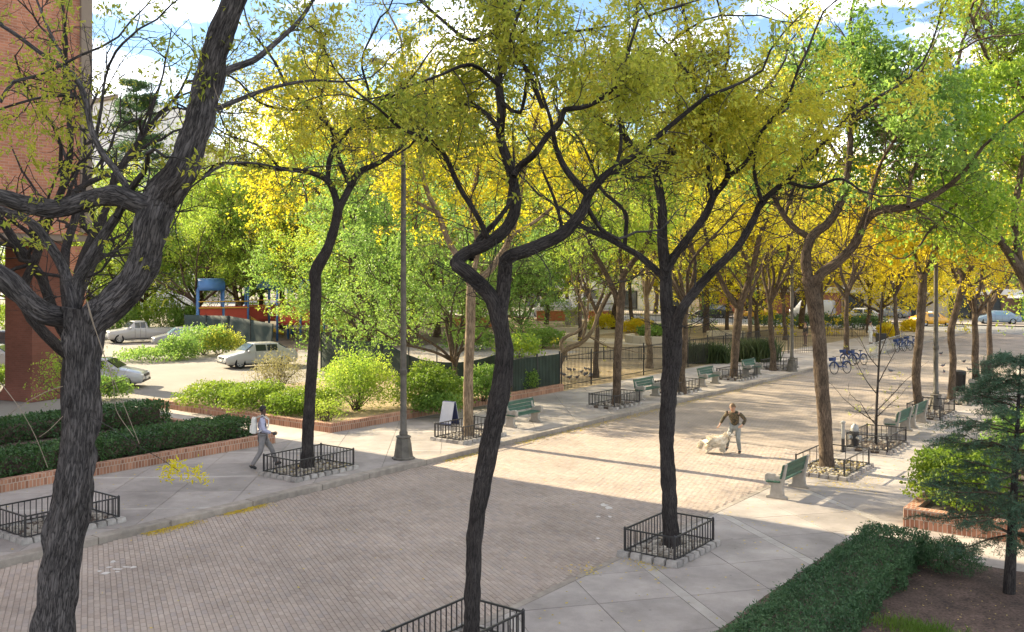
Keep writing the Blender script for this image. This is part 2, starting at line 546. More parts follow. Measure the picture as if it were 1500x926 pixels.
def camo():
    m, nt, out = _nodes('jacket_camo')
    g = N(nt, "TexCoord")
    v = N(nt, "TexNoise")
    v.inputs['Scale'].default_value = 13
    v.inputs['Detail'].default_value = 2
    nt.links.new(g.outputs['Object'], v.inputs['Vector'])
    rp = ramp(nt, [(0.0, (0.03, 0.025, 0.015)), (0.42, (0.065, 0.055, 0.03)), (0.5, (0.13, 0.085, 0.045)), (0.58, (0.045, 0.05, 0.025))], 'CONSTANT')
    nt.links.new(v.outputs['Fac'], rp.inputs['Fac'])
    b = N(nt, "BsdfPrincipled")
    b.inputs['Roughness'].default_value = 0.85
    nt.links.new(rp.outputs['Color'], b.inputs['Base Color'])
    nt.links.new(b.outputs[0], out.inputs['Surface'])
    MATS['jacket_camo'] = m
camo()

# ------------------------------------------------------------------ mesh helpers
def link(o, parent=None):
    COL.objects.link(o)
    if parent is not None:
        o.parent = parent
    return o

def tag(o, label=None, cat=None, group=None, kind=None):
    if label:
        o['label'] = label
    if cat:
        o['category'] = cat
    if group:
        o['group'] = group
    if kind:
        o['kind'] = kind
    return o

def thing(name, label, cat, loc=(0, 0, 0), rz=0.0, group=None):
    o = bpy.data.objects.new(name, None)
    o.empty_display_size = 0.2
    link(o)
    o.location = loc
    o.rotation_euler = (0, 0, rz)
    return tag(o, label, cat, group)

def np_mesh(name, V, Q, uv=None, smooth=True):
    """vertices (n,3) and quads (m,4) to a mesh, quickly"""
    V = np.asarray(V, dtype=np.float32).reshape(-1, 3)
    Q = np.asarray(Q, dtype=np.int32).reshape(-1, 4)
    me = bpy.data.meshes.new(name)
    me.vertices.add(len(V))
    me.vertices.foreach_set('co', V.ravel())
    me.loops.add(Q.size)
    me.loops.foreach_set('vertex_index', Q.ravel())
    me.polygons.add(len(Q))
    me.polygons.foreach_set('loop_start', np.arange(0, Q.size, 4, dtype=np.int32))
    me.polygons.foreach_set('loop_total', np.full(len(Q), 4, dtype=np.int32))
    me.polygons.foreach_set('use_smooth', np.full(len(Q), smooth, dtype=bool))
    if uv is not None:
        l = me.uv_layers.new(name='UVMap')
        l.data.foreach_set('uv', np.asarray(uv, dtype=np.float32).ravel())
    me.update(calc_edges=True)
    return me

def mesh_obj(name, me, m, parent=None, **kw):
    o = bpy.data.objects.new(name, me)
    if m is not None and not me.materials:
        me.materials.append(MAT(m))
    link(o, parent)
    if kw:
        tag(o, **kw)
    return o

class MB:
    """collects faces; build() links them as one mesh object with box-projected UVs in metres"""
    def __init__(s):
        s.v = []
        s.f = []
    def add(s, vs, fs):
        b = len(s.v)
        s.v += [tuple(map(float, p)) for p in vs]
        s.f += [tuple(i + b for i in f) for f in fs]
        return s
    def box(s, c, size, rz=0.0, taper=1.0, ry=0.0):
        hx, hy, hz = size[0] / 2, size[1] / 2, size[2] / 2
        cr, sr = math.cos(rz), math.sin(rz)
        cy, sy = math.cos(ry), math.sin(ry)
        vs = []
        for z in (-hz, hz):
            t = taper if z > 0 else 1.0
            for x, y in ((-hx, -hy), (hx, -hy), (hx, hy), (-hx, hy)):
                X, Y, Z = x * t, y * t, z
                X, Z = X * cy + Z * sy, -X * sy + Z * cy
                vs.append((c[0] + X * cr - Y * sr, c[1] + X * sr + Y * cr, c[2] + Z))
        return s.add(vs, [(3, 2, 1, 0), (4, 5, 6, 7), (0, 1, 5, 4), (1, 2, 6, 5), (2, 3, 7, 6), (3, 0, 4, 7)])
    def prism(s, poly, z0, z1):
        n = len(poly)
        vs = [(x, y, z0) for x, y in poly] + [(x, y, z1) for x, y in poly]
        fs = [tuple(reversed(range(n))), tuple(range(n, 2 * n))]
        fs += [(i, (i + 1) % n, n + (i + 1) % n, n + i) for i in range(n)]
        return s.add(vs, fs)
    def sideprism(s, poly, y0, y1):
        """outline in x,z pushed along y"""
        n = len(poly)
        vs = [(x, y0, z) for x, z in poly] + [(x, y1, z) for x, z in poly]
        fs = [tuple(range(n)), tuple(reversed(range(n, 2 * n)))]
        fs += [(n + i, n + (i + 1) % n, (i + 1) % n, i) for i in range(n)]
        return s.add(vs, fs)
    def tube(s, pts, rs, k=8, cap=True):
        pts = [Vector(p) for p in pts]
        n = len(pts)
        if not hasattr(rs, '__len__'):
            rs = [rs] * n
        ref = Vector((0, 0, 1))
        d = (pts[-1] - pts[0])
        if abs(d.normalized().z) > 0.8:
            ref = Vector((1, 0, 0))
        vs = []
        for i, p in enumerate(pts):
            t = (pts[min(i + 1, n - 1)] - pts[max(i - 1, 0)]).normalized()
            a = t.cross(ref)
            if a.length < 1e-4:
                a = t.cross(Vector((0, 1, 0)))
            a.normalize()
            b = t.cross(a)
            for j in range(k):
                an = 2 * math.pi * j / k
                vs.append(p + rs[i] * (math.cos(an) * a + math.sin(an) * b))
        fs = []
        for i in range(n - 1):
            for j in range(k):
                j2 = (j + 1) % k
                fs.append((i * k + j, i * k + j2, (i + 1) * k + j2, (i + 1) * k + j))
        if cap:
            fs.append(tuple(reversed(range(k))))
            fs.append(tuple(range((n - 1) * k, n * k)))
        return s.add(vs, fs)
    def lathe(s, prof, c=(0, 0, 0), k=16, rot=0.0):
        vs = []
        for r, z in prof:
            for j in range(k):
                an = 2 * math.pi * (j + 0.5) / k + rot
                vs.append((c[0] + r * math.cos(an), c[1] + r * math.sin(an), c[2] + z))
        fs = []
        n = len(prof)
        for i in range(n - 1):
            for j in range(k):
                j2 = (j + 1) % k
                fs.append((i * k + j, i * k + j2, (i + 1) * k + j2, (i + 1) * k + j))
        fs.append(tuple(reversed(range(k))))
        fs.append(tuple(range((n - 1) * k, n * k)))
        return s.add(vs, fs)
    def ball(s, c, r, k=12, m=8):
        prof = []
        if not hasattr(r, '__len__'):
            r = (r, r, r)
        vs = []
        for i in range(m + 1):
            th = math.pi * i / m
            rr = max(1e-3, math.sin(th))
            for j in range(k):
                an = 2 * math.pi * j / k
                vs.append((c[0] + r[0] * rr * math.cos(an), c[1] + r[1] * rr * math.sin(an), c[2] - r[2] * math.cos(th)))
        fs = []
        for i in range(m):
            for j in range(k):
                j2 = (j + 1) % k
                fs.append((i * k + j, i * k + j2, (i + 1) * k + j2, (i + 1) * k + j))
        return s.add(vs, fs)
    def mesh(s, name, smooth=False):
        me = bpy.data.meshes.new(name)
        me.from_pydata(s.v, [], s.f)
        me.update()
        uvl = me.uv_layers.new(name='UVMap')
        co = np.array(s.v)
        uvs = np.zeros((len(me.loops), 2), dtype=np.float32)
        for p in me.polygons:
            n = p.normal
            ax, ay, az = abs(n.x), abs(n.y), abs(n.z)
            for li in p.loop_indices:
                c = co[me.loops[li].vertex_index]
                if az >= ax and az >= ay:
                    uvs[li] = (c[0], c[1])
                elif ax >= ay:
                    uvs[li] = (c[1], c[2])
                else:
                    uvs[li] = (c[0], c[2])
        uvl.data.foreach_set('uv', uvs.ravel())
        if smooth:
            me.polygons.foreach_set('use_smooth', np.full(len(me.polygons), True, dtype=bool))
        return me
    def build(s, name, m, parent=None, smooth=False, bevel=0.0, seg=2, **kw):
        o = mesh_obj(name, s.mesh(name, smooth), m, parent, **kw)
        if bevel > 0:
            b = o.modifiers.new('bevel', 'BEVEL')
            b.width = bevel
            b.segments = seg
            b.limit_method = 'ANGLE'
        return o

def copy_tree(o, parent=None):
    c = o.copy()
    COL.objects.link(c)
    if parent is not None:
        c.parent = parent
    for ch in [x for x in o.children]:
        copy_tree(ch, c)
    return c

def retag(o, label, group=None):
    o['label'] = label
    if group:
        o['group'] = group
    return o

# ------------------------------------------------------------------ branches and leaves
def unit(a):
    return a / np.maximum(1e-9, np.linalg.norm(a, axis=-1, keepdims=True))

def tubes(P, Rr, k, ref=None, rough=0.0, freq=3.0, seed=0.0):
    """batch of branches P (b,n,3) with radii (b,n): vertices, quads, loop uvs"""
    P = np.asarray(P, float)
    Rr = np.asarray(Rr, float)
    B, n, _ = P.shape
    T = unit(np.gradient(P, axis=1))
    if ref is None:
        mean = unit(P[:, -1] - P[:, 0])
        ref = np.zeros((B, 3))
        ref[np.arange(B), np.argmin(np.abs(mean), axis=1)] = 1.0
    else:
        ref = np.tile(np.asarray(ref, float), (B, 1))
    A = unit(np.cross(T, ref[:, None, :]))
    Bn = np.cross(T, A)
    an = 2 * np.pi * np.arange(k) / k
    rr = np.repeat(Rr[:, :, None], k, axis=2)
    L = np.concatenate([np.zeros((B, 1)), np.cumsum(np.linalg.norm(np.diff(P, axis=1), axis=2), axis=1)], axis=1)
    if rough > 0:
        for b in range(B):
            for i in range(n):
                for j in range(k):
                    c, s_ = math.cos(an[j]), math.sin(an[j])
                    r0 = max(Rr[b, i], 0.02)
                    q = Vector((c * r0 * 17 + seed, s_ * r0 * 17, L[b, i] * 2.4))
                    w = mnoise.noise(q * 0.5) * 1.2
                    q.x += w
                    q.y += w
                    ridge = abs(mnoise.noise(q)) * 1.6
                    q2 = Vector((c * 1.7 + seed, s_ * 1.7, L[b, i] * freq * 0.5))
                    lump = mnoise.noise(q2)
                    rr[b, i, j] *= 1 + rough * (ridge - 0.35) + 0.10 * lump
    V = P[:, :, None, :] + rr[..., None] * (np.cos(an)[None, None, :, None] * A[:, :, None, :] + np.sin(an)[None, None, :, None] * Bn[:, :, None, :])
    idx = np.arange(B * n * k).reshape(B, n, k)
    j2 = (np.arange(k) + 1) % k
    Q = np.stack([idx[:, :-1, :], idx[:, :-1, :][:, :, j2], idx[:, 1:, :][:, :, j2], idx[:, 1:, :]], axis=-1).reshape(-1, 4)
    circ = 2 * np.pi * np.maximum(Rr.max(axis=1), 0.01)
    u0 = (np.arange(k) / k)[None, None, :] * circ[:, None, None] * np.ones((B, n - 1, k))
    u1 = ((np.arange(k) + 1) / k)[None, None, :] * circ[:, None, None] * np.ones((B, n - 1, k))
    v0 = L[:, :-1, None] * np.ones((1, 1, k))
    v1 = L[:, 1:, None] * np.ones((1, 1, k))
    off = rng.random((B, 1, 1)) * 20
    UV = np.stack([np.stack([u0 + off, v0], -1), np.stack([u1 + off, v0], -1), np.stack([u1 + off, v1], -1), np.stack([u0 + off, v1], -1)], axis=-2).reshape(-1, 2)
    return V.reshape(-1, 3), Q, UV

def join(batches):
    V, Q, U, o = [], [], [], 0
    for v, q, u in batches:
        V.append(v)
        Q.append(q + o)
        U.append(u)
        o += len(v)
    return np.concatenate(V), np.concatenate(Q), np.concatenate(U)

def smooth_path(pts, step):
    """Catmull-Rom through rows of (x,y,z,r), resampled about every step metres"""
    p = np.asarray(pts, float)
    p = np.vstack([2 * p[0] - p[1], p, 2 * p[-1] - p[-2]])
    out = []
    for i in range(1, len(p) - 2):
        a, b, c, d = p[i - 1], p[i], p[i + 1], p[i + 2]
        m = max(2, int(np.linalg.norm(c[:3] - b[:3]) / step))
        t = np.linspace(0, 1, m, endpoint=False)[:, None]
        out.append(0.5 * ((2 * b) + (-a + c) * t + (2 * a - 5 * b + 4 * c - d) * t ** 2 + (-a + 3 * b - 3 * c + d) * t ** 3))
    out.append(p[-2][None, :])
    q = np.vstack(out)
    q[:, 3] = np.maximum(q[:, 3], 0.003)
    return q

def walk(S, D, L, n, gn, up=0.0, g=None):
    """vectorised wandering twigs from starts S along D"""
    g = g or rng
    B = len(S)
    P = np.zeros((B, n, 3))
    P[:, 0] = S
    d = unit(D)
    st = (L / (n - 1))[:, None]
    for i in range(1, n):
        d = unit(d + g.normal(0, gn, (B, 3)) + np.array([0, 0, up]))
        P[:, i] = P[:, i - 1] + d * st
    return P

def sprout(P, Rr, per, lo, spread, L, rs, n, gn, up, g=None):
    """side twigs on a batch of branches: returns starts' twigs and radii"""
    g = g or rng
    B, m, _ = P.shape
    bi = np.repeat(np.arange(B), per)
    t = lo + (1 - lo) * g.random(len(bi))
    f = t * (m - 1)
    i0 = np.minimum(f.astype(int), m - 2)
    w = (f - i0)[:, None]
    S = P[bi, i0] * (1 - w) + P[bi, i0 + 1] * w
    T = unit(P[bi, i0 + 1] - P[bi, i0])
    D = unit(T + spread * unit(g.normal(0, 1, (len(bi), 3))))
    Ls = g.uniform(L[0], L[1], len(bi)) * (1.15 - 0.5 * t)
    Q = walk(S, D, Ls, n, gn, up, g)
    r0 = np.minimum(rs, 0.75 * (Rr[bi, i0] * (1 - w[:, 0]) + Rr[bi, i0 + 1] * w[:, 0]))
    RR = r0[:, None] * np.linspace(1, 0.35, n)[None, :]
    return Q, RR

def leaf_quads(C, size, aspect=0.55, droop=0.3, g=None, flat=0.0):
    """diamond leaves at C, folded a little along the rib"""
    g = g or rng
    n = len(C)
    D = g.normal(0, 1, (n, 3))
    D[:, 2] -= droop
    D = unit(D)
    X = g.normal(0, 1, (n, 3))
    if flat > 0:
        X = X * (1 - flat)
        X[:, 2] *= 0.2
    W = unit(np.cross(D, X))
    Nn = np.cross(D, W)
    s = size * g.uniform(0.6, 1.35, (n, 1))
    a = C
    b = C + D * s * 0.45 + W * s * aspect * 0.5 + Nn * s * 0.08
    c = C + D * s
    d = C + D * s * 0.45 - W * s * aspect * 0.5 + Nn * s * 0.08
    V = np.stack([a, b, c, d], axis=1).reshape(-1, 3)
    Q = np.arange(4 * n).reshape(n, 4)
    return V, Q

def on_twigs(P, count, lo=0.2, jit=0.05, g=None):
    g = g or rng
    B, m, _ = P.shape
    bi = g.integers(0, B, count)
    f = (lo + (1 - lo) * g.random(count)) * (m - 1)
    i0 = np.minimum(f.astype(int), m - 2)
    w = (f - i0)[:, None]
    return P[bi, i0] * (1 - w) + P[bi, i0 + 1] * w + g.normal(0, jit, (count, 3))

def sprays(c, k, length, jit, g=None, droop=.35):
    """each point becomes a short spray of k leaves along one drooping stalk"""
    g = g or rng
    n = len(c)
    d = g.normal(0, 1, (n, 3))
    d[:, 2] -= droop
    d = unit(d) * (length * g.uniform(.6, 1.3, (n, 1)))
    t = np.tile(np.linspace(0, 1, k), n)[:, None]
    return np.repeat(c, k, axis=0) + np.repeat(d, k, axis=0) * t + g.normal(0, jit, (n * k, 3))

# ================================================================== the setting
def sheet(name, x0, x1, y0, y1, z, m, kind='structure', parent=None):
    mb = MB().add([(x0, y0, z), (x1, y0, z), (x1, y1, z), (x0, y1, z)], [(0, 1, 2, 3)])
    o = mb.build(name, m, parent)
    if parent is None:
        o['kind'] = kind
    return o

XK, XR = -19.5, -10.05          # left kerb face, right edge of the brick walk
ZL = 0.13                       # the left pavement stands a kerb higher
XP = -25.5                      # planter walls along the left pavement
sheet('terrain', -1500, 1500, -1200, 1800, -0.08, 'terrain')
sheet('park_ground', -75, XP + 0.1, 38.4, 97, ZL - 0.012, 'park_earth')
sheet('parking_lot', -75, -37.0, 8.0, 58, ZL - 0.006, 'asphalt')
sheet('lot_verge', -90, -50.0, 47, 75, ZL - 0.002, 'lot_earth')
sheet('side_path', -37.0, XP - 0.02, 20.9, 23.4, ZL, 'concrete')
sheet('park_path', -60, -27.5, 66.0, 71.0, ZL - 0.004, 'park_path')
sheet('park_path', -52, -46, 71.0, 97.0, ZL - 0.005, 'park_path')
sheet('cross_street', -300, 200, 100, 114, -0.01, 'road')
sheet('far_pavement', -300, 200, 114.2, 124, 0.10, 'concrete')
sheet('near_pavement', -300, -19.9, 97, 99.8, 0.10, 'concrete')

# ---- brick walk: single pavers near, the laying pattern as material far away
PANG = rad(150.7)
for br in ('paver_far',):
    for nd in MATS[br].node_tree.nodes:
        if nd.bl_idname == 'ShaderNodeMapping':
            nd.inputs['Rotation'].default_value = (0, 0, -PANG)
walk_root = sheet('brick_walk', XK - 0.1, XR + 0.05, -12, 31, -0.011, 'paver_joint')
sheet('far_paving', XK - 0.1, XR + 0.05, 31, 99.9, -0.002, 'paver_far', parent=walk_root)
e1 = np.array([math.cos(PANG), math.sin(PANG)])
e2 = np.array([-e1[1], e1[0]])
PL, PW, JT = 0.20, 0.10, 0.007
cands = []
for r in range(-420, 420):
    for c in range(-220, 220):
        p = e1 * (c + 0.5 * (r % 2)) * PL + e2 * r * PW + np.array([-14.8, 15.0])
        if XK + 0.06 < p[0] < XR - 0.04 and 5.5 < p[1] < 30.9:
            d = float(p @ VIEW[:2])
            x = CX + FOC * float(p @ RIGHT[:2]) / d
            y = HOR + FOC * CAM_H / d
            if -90 < x < 1590 and y < 990:
                cands.append((d, x, y, p[0], p[1]))
cands.sort()
seen = [c for c in cands if 140 < c[1] < 560 and c[2] < 924]
pick = set(id(c) for c in seen[:300])
def paver_block(p, jz, jr):
    l, w = PL / 2 - JT / 2, PW / 2 - JT / 2
    a = PANG + jr
    f1 = np.array([math.cos(a), math.sin(a)])
    f2 = np.array([-f1[1], f1[0]])
    vs = []
    for k, z in ((1.0, -0.011), (0.93, jz)):
        for sx, sy in ((-1, -1), (1, -1), (1, 1), (-1, 1)):
            q = p + f1 * sx * (l - (1 - k) * 0.06) + f2 * sy * (w - (1 - k) * 0.06)
            vs.append((q[0], q[1], z))
    return vs
BF = [(4, 5, 6, 7), (0, 1, 5, 4), (1, 2, 6, 5), (2, 3, 7, 6), (3, 0, 4, 7)]
Vp, Qp, npv = [], [], 0
pav_meshes = []
for i in range(3):
    mb = MB().add(paver_block(np.zeros(2), 0.0, 0.0), BF)
    me = mb.mesh('paver')
    me.materials.append(MAT('paver'))
    pav_meshes.append(me)
for c in cands:
    p = np.array([c[3], c[4]])
    jz, jr = R.uniform(-0.003, 0.002), R.uniform(-0.012, 0.012)
    if id(c) in pick:
        o = mesh_obj('paver', pav_meshes[R.randrange(3)], None, walk_root)
        o.location = (p[0], p[1], jz)
        o.rotation_euler = (0, 0, jr)
    else:
        Vp += paver_block(p, jz, jr)
        Qp += [tuple(i + npv for i in f) for f in BF]
        npv += 8
mesh_obj('pavers', np_mesh('pavers', Vp, Qp, smooth=False), 'paver', walk_root, kind='stuff')

# worn white paint on the walk
def paint(pts, z=0.006):
    mb = MB()
    for (px, py, sx, sy) in pts:
        g = ground(px, py)
        n = 9
        poly = []
        for k in range(n):
            a = 2 * math.pi * k / n
            rr = R.uniform(0.55, 1.15)
            v = RIGHT[:2] * sx * math.cos(a) * rr + VIEW[:2] * sy * math.sin(a) * rr
            poly.append((g[0] + v[0], g[1] + v[1]))
        mb.prism(poly, 0.0015, z)
    return mb
paint([(165, 823, .06, .10), (160, 831, .06, .05), (146, 837, .05, .06), (155, 840, .08, .09), (172, 834, .14, .05), (186, 831, .13, .045),
       (196, 831, .07, .08), (172, 838, .05, .04)]).build('paint_mark', 'white_paint', walk_root)
paint([(884, 740, .12, .16), (892, 744, .10, .16), (876, 757, .06, .08), (893, 757, .05, .08), (876, 789, .05, .06)]).build('paint_mark', 'white_paint', walk_root)

# ---- pavements of large diagonal slabs
def clip_rect(poly, x0, x1, y0, y1):
    def cl(P, f, inter):
        out = []
        for i, a in enumerate(P):
            b = P[(i + 1) % len(P)]
            if f(a):
                out.append(a)
                if not f(b):
                    out.append(inter(a, b))
            elif f(b):
                out.append(inter(a, b))
        return out
    def ix(v):
        return lambda a, b: (v, a[1] + (b[1] - a[1]) * (v - a[0]) / (b[0] - a[0]))
    def iy(v):
        return lambda a, b: (a[0] + (b[0] - a[0]) * (v - a[1]) / (b[1] - a[1]), v)
    for f, g in ((lambda a: a[0] >= x0, ix(x0)), (lambda a: a[0] <= x1, ix(x1)), (lambda a: a[1] >= y0, iy(y0)), (lambda a: a[1] <= y1, iy(y1))):
        poly = cl(poly, f, g)
        if len(poly) < 3:
            return []
    return poly

def area(p):
    return 0.5 * abs(sum(p[i][0] * p[(i + 1) % len(p)][1] - p[(i + 1) % len(p)][0] * p[i][1] for i in range(len(p))))

def slabs(root, x0, x1, y0, y1, z, origin, ang, pitch, band):
    d1 = (math.cos(ang), math.sin(ang))
    d2 = (-d1[1], d1[0])
    us, u = [], -30 * (2 * pitch + band) - 2 * pitch
    k = 0
    while u < 120:
        w = band if k % 3 == 2 else pitch
        us.append((u, u + w, k % 3 == 2))
        u += w
        k += 1
    vsl = [(-160 + i * pitch, -160 + (i + 1) * pitch) for i in range(int(320 / pitch))]
    j = 0.007
    for (a, b, isb) in us:
        for (c, d) in vsl:
            q = []
            for (s, t) in ((a + j, c + j), (b - j, c + j), (b - j, d - j), (a + j, d - j)):
                q.append((origin[0] + d1[0] * s + d2[0] * t, origin[1] + d1[1] * s + d2[1] * t))
            q = clip_rect(q, x0 + 0.004, x1 - 0.004, y0, y1)
            if len(q) < 3 or area(q) < 0.02:
                continue
            dz = R.uniform(-0.002, 0.002)
            mb = MB().prism(q, z - 0.011, z + dz)
            mb.build('slab', 'slab_band' if isb else 'slab', root)

g0 = ground(937, 828)
right_pave = sheet('pavement', XR + 0.16, -5.9, 2, 100, -0.012, 'slab_joint')
slabs(right_pave, XR + 0.16, -5.9, 6, 52, 0.0, (g0[0], g0[1]), rad(51), 1.55, 0.24)
sheet('far_slabs', XR + 0.16, -5.9, 52.01, 100, -0.001, 'concrete', parent=right_pave)
left_pave = sheet('pavement', XP, XK - 0.34, -10, 98, ZL - 0.012, 'slab_joint')
g1 = ground(300, 697, ZL)
slabs(left_pave, XP, XK - 0.34, 6, 52, ZL, (g1[0], g1[1]), rad(-50), 1.7, 0.2)
sheet('far_slabs', XP, XK - 0.34, 52.01, 98, ZL - 0.001, 'concrete', parent=left_pave)
east_path = sheet('side_path', -5.9, 30, 20.95, 23.05, -0.003, 'concrete')

# flush edging strip on the right, raised granite kerb on the left: every stone is its own
es = thing('edging_strip', 'pale flush stone edging strip between brick walk and right-hand pavement', 'edging', (XR, 0, 0))
y = 5.0
while y < 98:
    L = R.uniform(1.3, 1.9)
    MB().box((0.075, y + L / 2, -0.03), (0.15, L - 0.012, 0.064)).build('edging_stone', 'kerb_stone', es, bevel=0.004, seg=1)
    y += L
kb = thing('granite_kerb', 'weathered granite kerb along the far pavement with yellow leaves at its foot', 'kerb', (XK, 0, 0))
y = -6.0
while y < 98:
    L = R.uniform(1.7, 2.6)
    MB().box((-0.17, y + L / 2, 0.0), (0.335, L - 0.014, 0.285 + R.uniform(-.006, .006))).build('kerbstone', 'kerb_stone', kb, bevel=0.022, seg=2)
    y += L

# ---- scattered dry leaves
def leaf_litter(name, label, m, pts, size, cat='leaves'):
    pts = np.asarray(pts)
    V, Q = leaf_quads(pts, size, 0.6, 0.0)
    # lie flat: squash heights
    base = np.repeat(pts[:, 2], 4)
    V[:, 2] = base + np.abs(V[:, 2] - base) * 0.18 + 0.004
    o = mesh_obj(name, np_mesh(name, V, Q, smooth=False), m)
    return tag(o, label, cat, kind='stuff')

pts = []
for (pa, pb, n, w) in (((215, 780), (290, 766), 620, .16), ((335, 754), (395, 742), 560, .14), ((650, 676), (720, 662), 420, .2), ((735, 648), (905, 612), 900, .22),
                       ((905, 612), (1180, 550), 1600, .28)):
    for _ in range(n):
        t = R.random()
        g = ground(pa[0] + (pb[0] - pa[0]) * t, pa[1] + (pb[1] - pa[1]) * t)
        pts.append((XK + 0.03 + abs(R.gauss(0, w)), g[1] + R.gauss(0, .15), 0.0))
for _ in range(500):
    pts.append((R.uniform(XK + .1, XR - .1), R.uniform(24, 80), 0.0))
for _ in range(160):
    pts.append((R.uniform(XK + .1, XR + 3), R.uniform(8, 24), 0.0))
for _ in range(700):
    pts.append((R.uniform(XP + .2, XK - .4), R.uniform(8, 45), ZL))
for _ in range(480):
    pts.append((R.uniform(XR + .2, -6.1), R.uniform(12, 45), 0.0))
for (cx, cy, n, s) in ((945, 822, 110, .28), (960, 826, 90, .25), (860, 836, 60, .25), (1190, 700, 150, .5), (1230, 690, 90, .5)):
    g = ground(cx, cy)
    for _ in range(n):
        pts.append((g[0] + R.gauss(0, s), g[1] + R.gauss(0, s), 0.002))
for _ in range(520):
    pts.append((R.uniform(-9.9, -8.5), R.uniform(27.1, 29.5), R.uniform(.08, .15)))
for _ in range(240):
    pts.append((R.uniform(-9.0, -7.6), R.uniform(26.0, 28.5), .002))
for _ in range(260):
    pts.append((R.uniform(-21.8, -20.3), R.uniform(17.4, 19.6), ZL + R.uniform(.08, .14)))
leaf_litter('fallen_leaves', 'small yellow locust leaves fallen along kerb and brick walk', 'fallen_leaf', pts, 0.068)
pts = []
for _ in range(9000):
    pts.append((R.uniform(-48, -25.9), 39 + 58 * R.random() ** 1.4, ZL - 0.01))
leaf_litter('leaf_litter', 'dry tan leaf litter covering the park ground behind iron fence', 'litter_leaf', pts, 0.14)

# ---- low brick planters
def planter(label, x0, x1, y0, y1, z, h, sides, bed, bedh, t=0.26):
    r = thing('brick_planter', label, 'planter', (x0, y0, z), group='low brick planters')
    W, D = x1 - x0, y1 - y0
    if 'E' in sides:
        MB().box((W - t / 2, D / 2, h / 2 - .03), (t, D, h + .06)).build('wall', 'planter_brick', r, bevel=.012)
    if 'W' in sides:
        MB().box((t / 2, D / 2, h / 2 - .03), (t, D, h + .06)).build('wall', 'planter_brick', r, bevel=.012)
    e = t + .003 if 'E' in sides else 0
    w = t + .003 if 'W' in sides else 0
    if 'S' in sides:
        MB().box(((W - e + w) / 2, t / 2, h / 2 - .031), (W - e - w, t, h + .056)).build('wall', 'planter_brick', r, bevel=.012)
    if 'N' in sides:
        MB().box(((W - e + w) / 2, D - t / 2, h / 2 - .031), (W - e - w, t, h + .056)).build('wall', 'planter_brick', r, bevel=.012)
    # uneven bed of earth
    nx, ny = max(6, int(W / .7)), max(6, int(D / .7))
    V, Q = [], []
    for j in range(ny + 1):
        for i in range(nx + 1):
            X, Y = .05 + (W - .1) * i / nx, .05 + (D - .1) * j / ny
            edge = min(i, nx - i, j, ny - j) > 0
            V.append((X, Y, bedh + (0.09 * mnoise.noise(Vector((X * .5 + x0, Y * .5, 3))) if edge else -.04)))
    for j in range(ny):
        for i in range(nx):
            a = j * (nx + 1) + i
            Q.append((a, a + 1, a + nx + 2, a + nx + 1))
    mesh_obj('soil_bed', np_mesh('soil_bed', V, Q), bed, r)
    return r
planter('long low brick planter holding the dark clipped hedge beside left pavement', -37, XP, -2, 20.9, ZL, .33, 'EN', 'soil', .26)
planter('sunlit low brick planter with shrubs, its corner behind the tall lamp post', -37, XP, 23.4, 38.4, ZL, .33, 'ESN', 'park_earth', .27)
planter('orange brick planter edge behind the spruce on the right', -5.9, 14, 23.05, 80, 0, .45, 'WS', 'soil', .36)
tag(mesh_obj('mulch_bed', np_mesh('mulch_bed', [(x, yy, .035 + .035 * mnoise.noise(Vector((x, yy, 0)))) for yy in np.linspace(2, 20.9, 40) for x in np.linspace(-6.6, 14, 44)],
    [(j * 44 + i, j * 44 + i + 1, (j + 1) * 44 + i + 1, (j + 1) * 44 + i) for j in range(39) for i in range(43)]), 'mulch'), kind='structure')
pts = [(R.uniform(-5, 3), R.uniform(9, 20.5), .06) for _ in range(900)]
leaf_litter('bark_chips', 'loose brown bark chips and dry leaves on the bed beside yew hedge', 'litter_leaf', pts, 0.05, 'bark chips')
pts = [(R.uniform(-30, -25.9), R.uniform(24, 38), ZL + .30) for _ in range(2200)]
leaf_litter('bed_leaves', 'yellow fallen leaves on the earth of the sunlit planter', 'fallen_leaf', pts, 0.08)

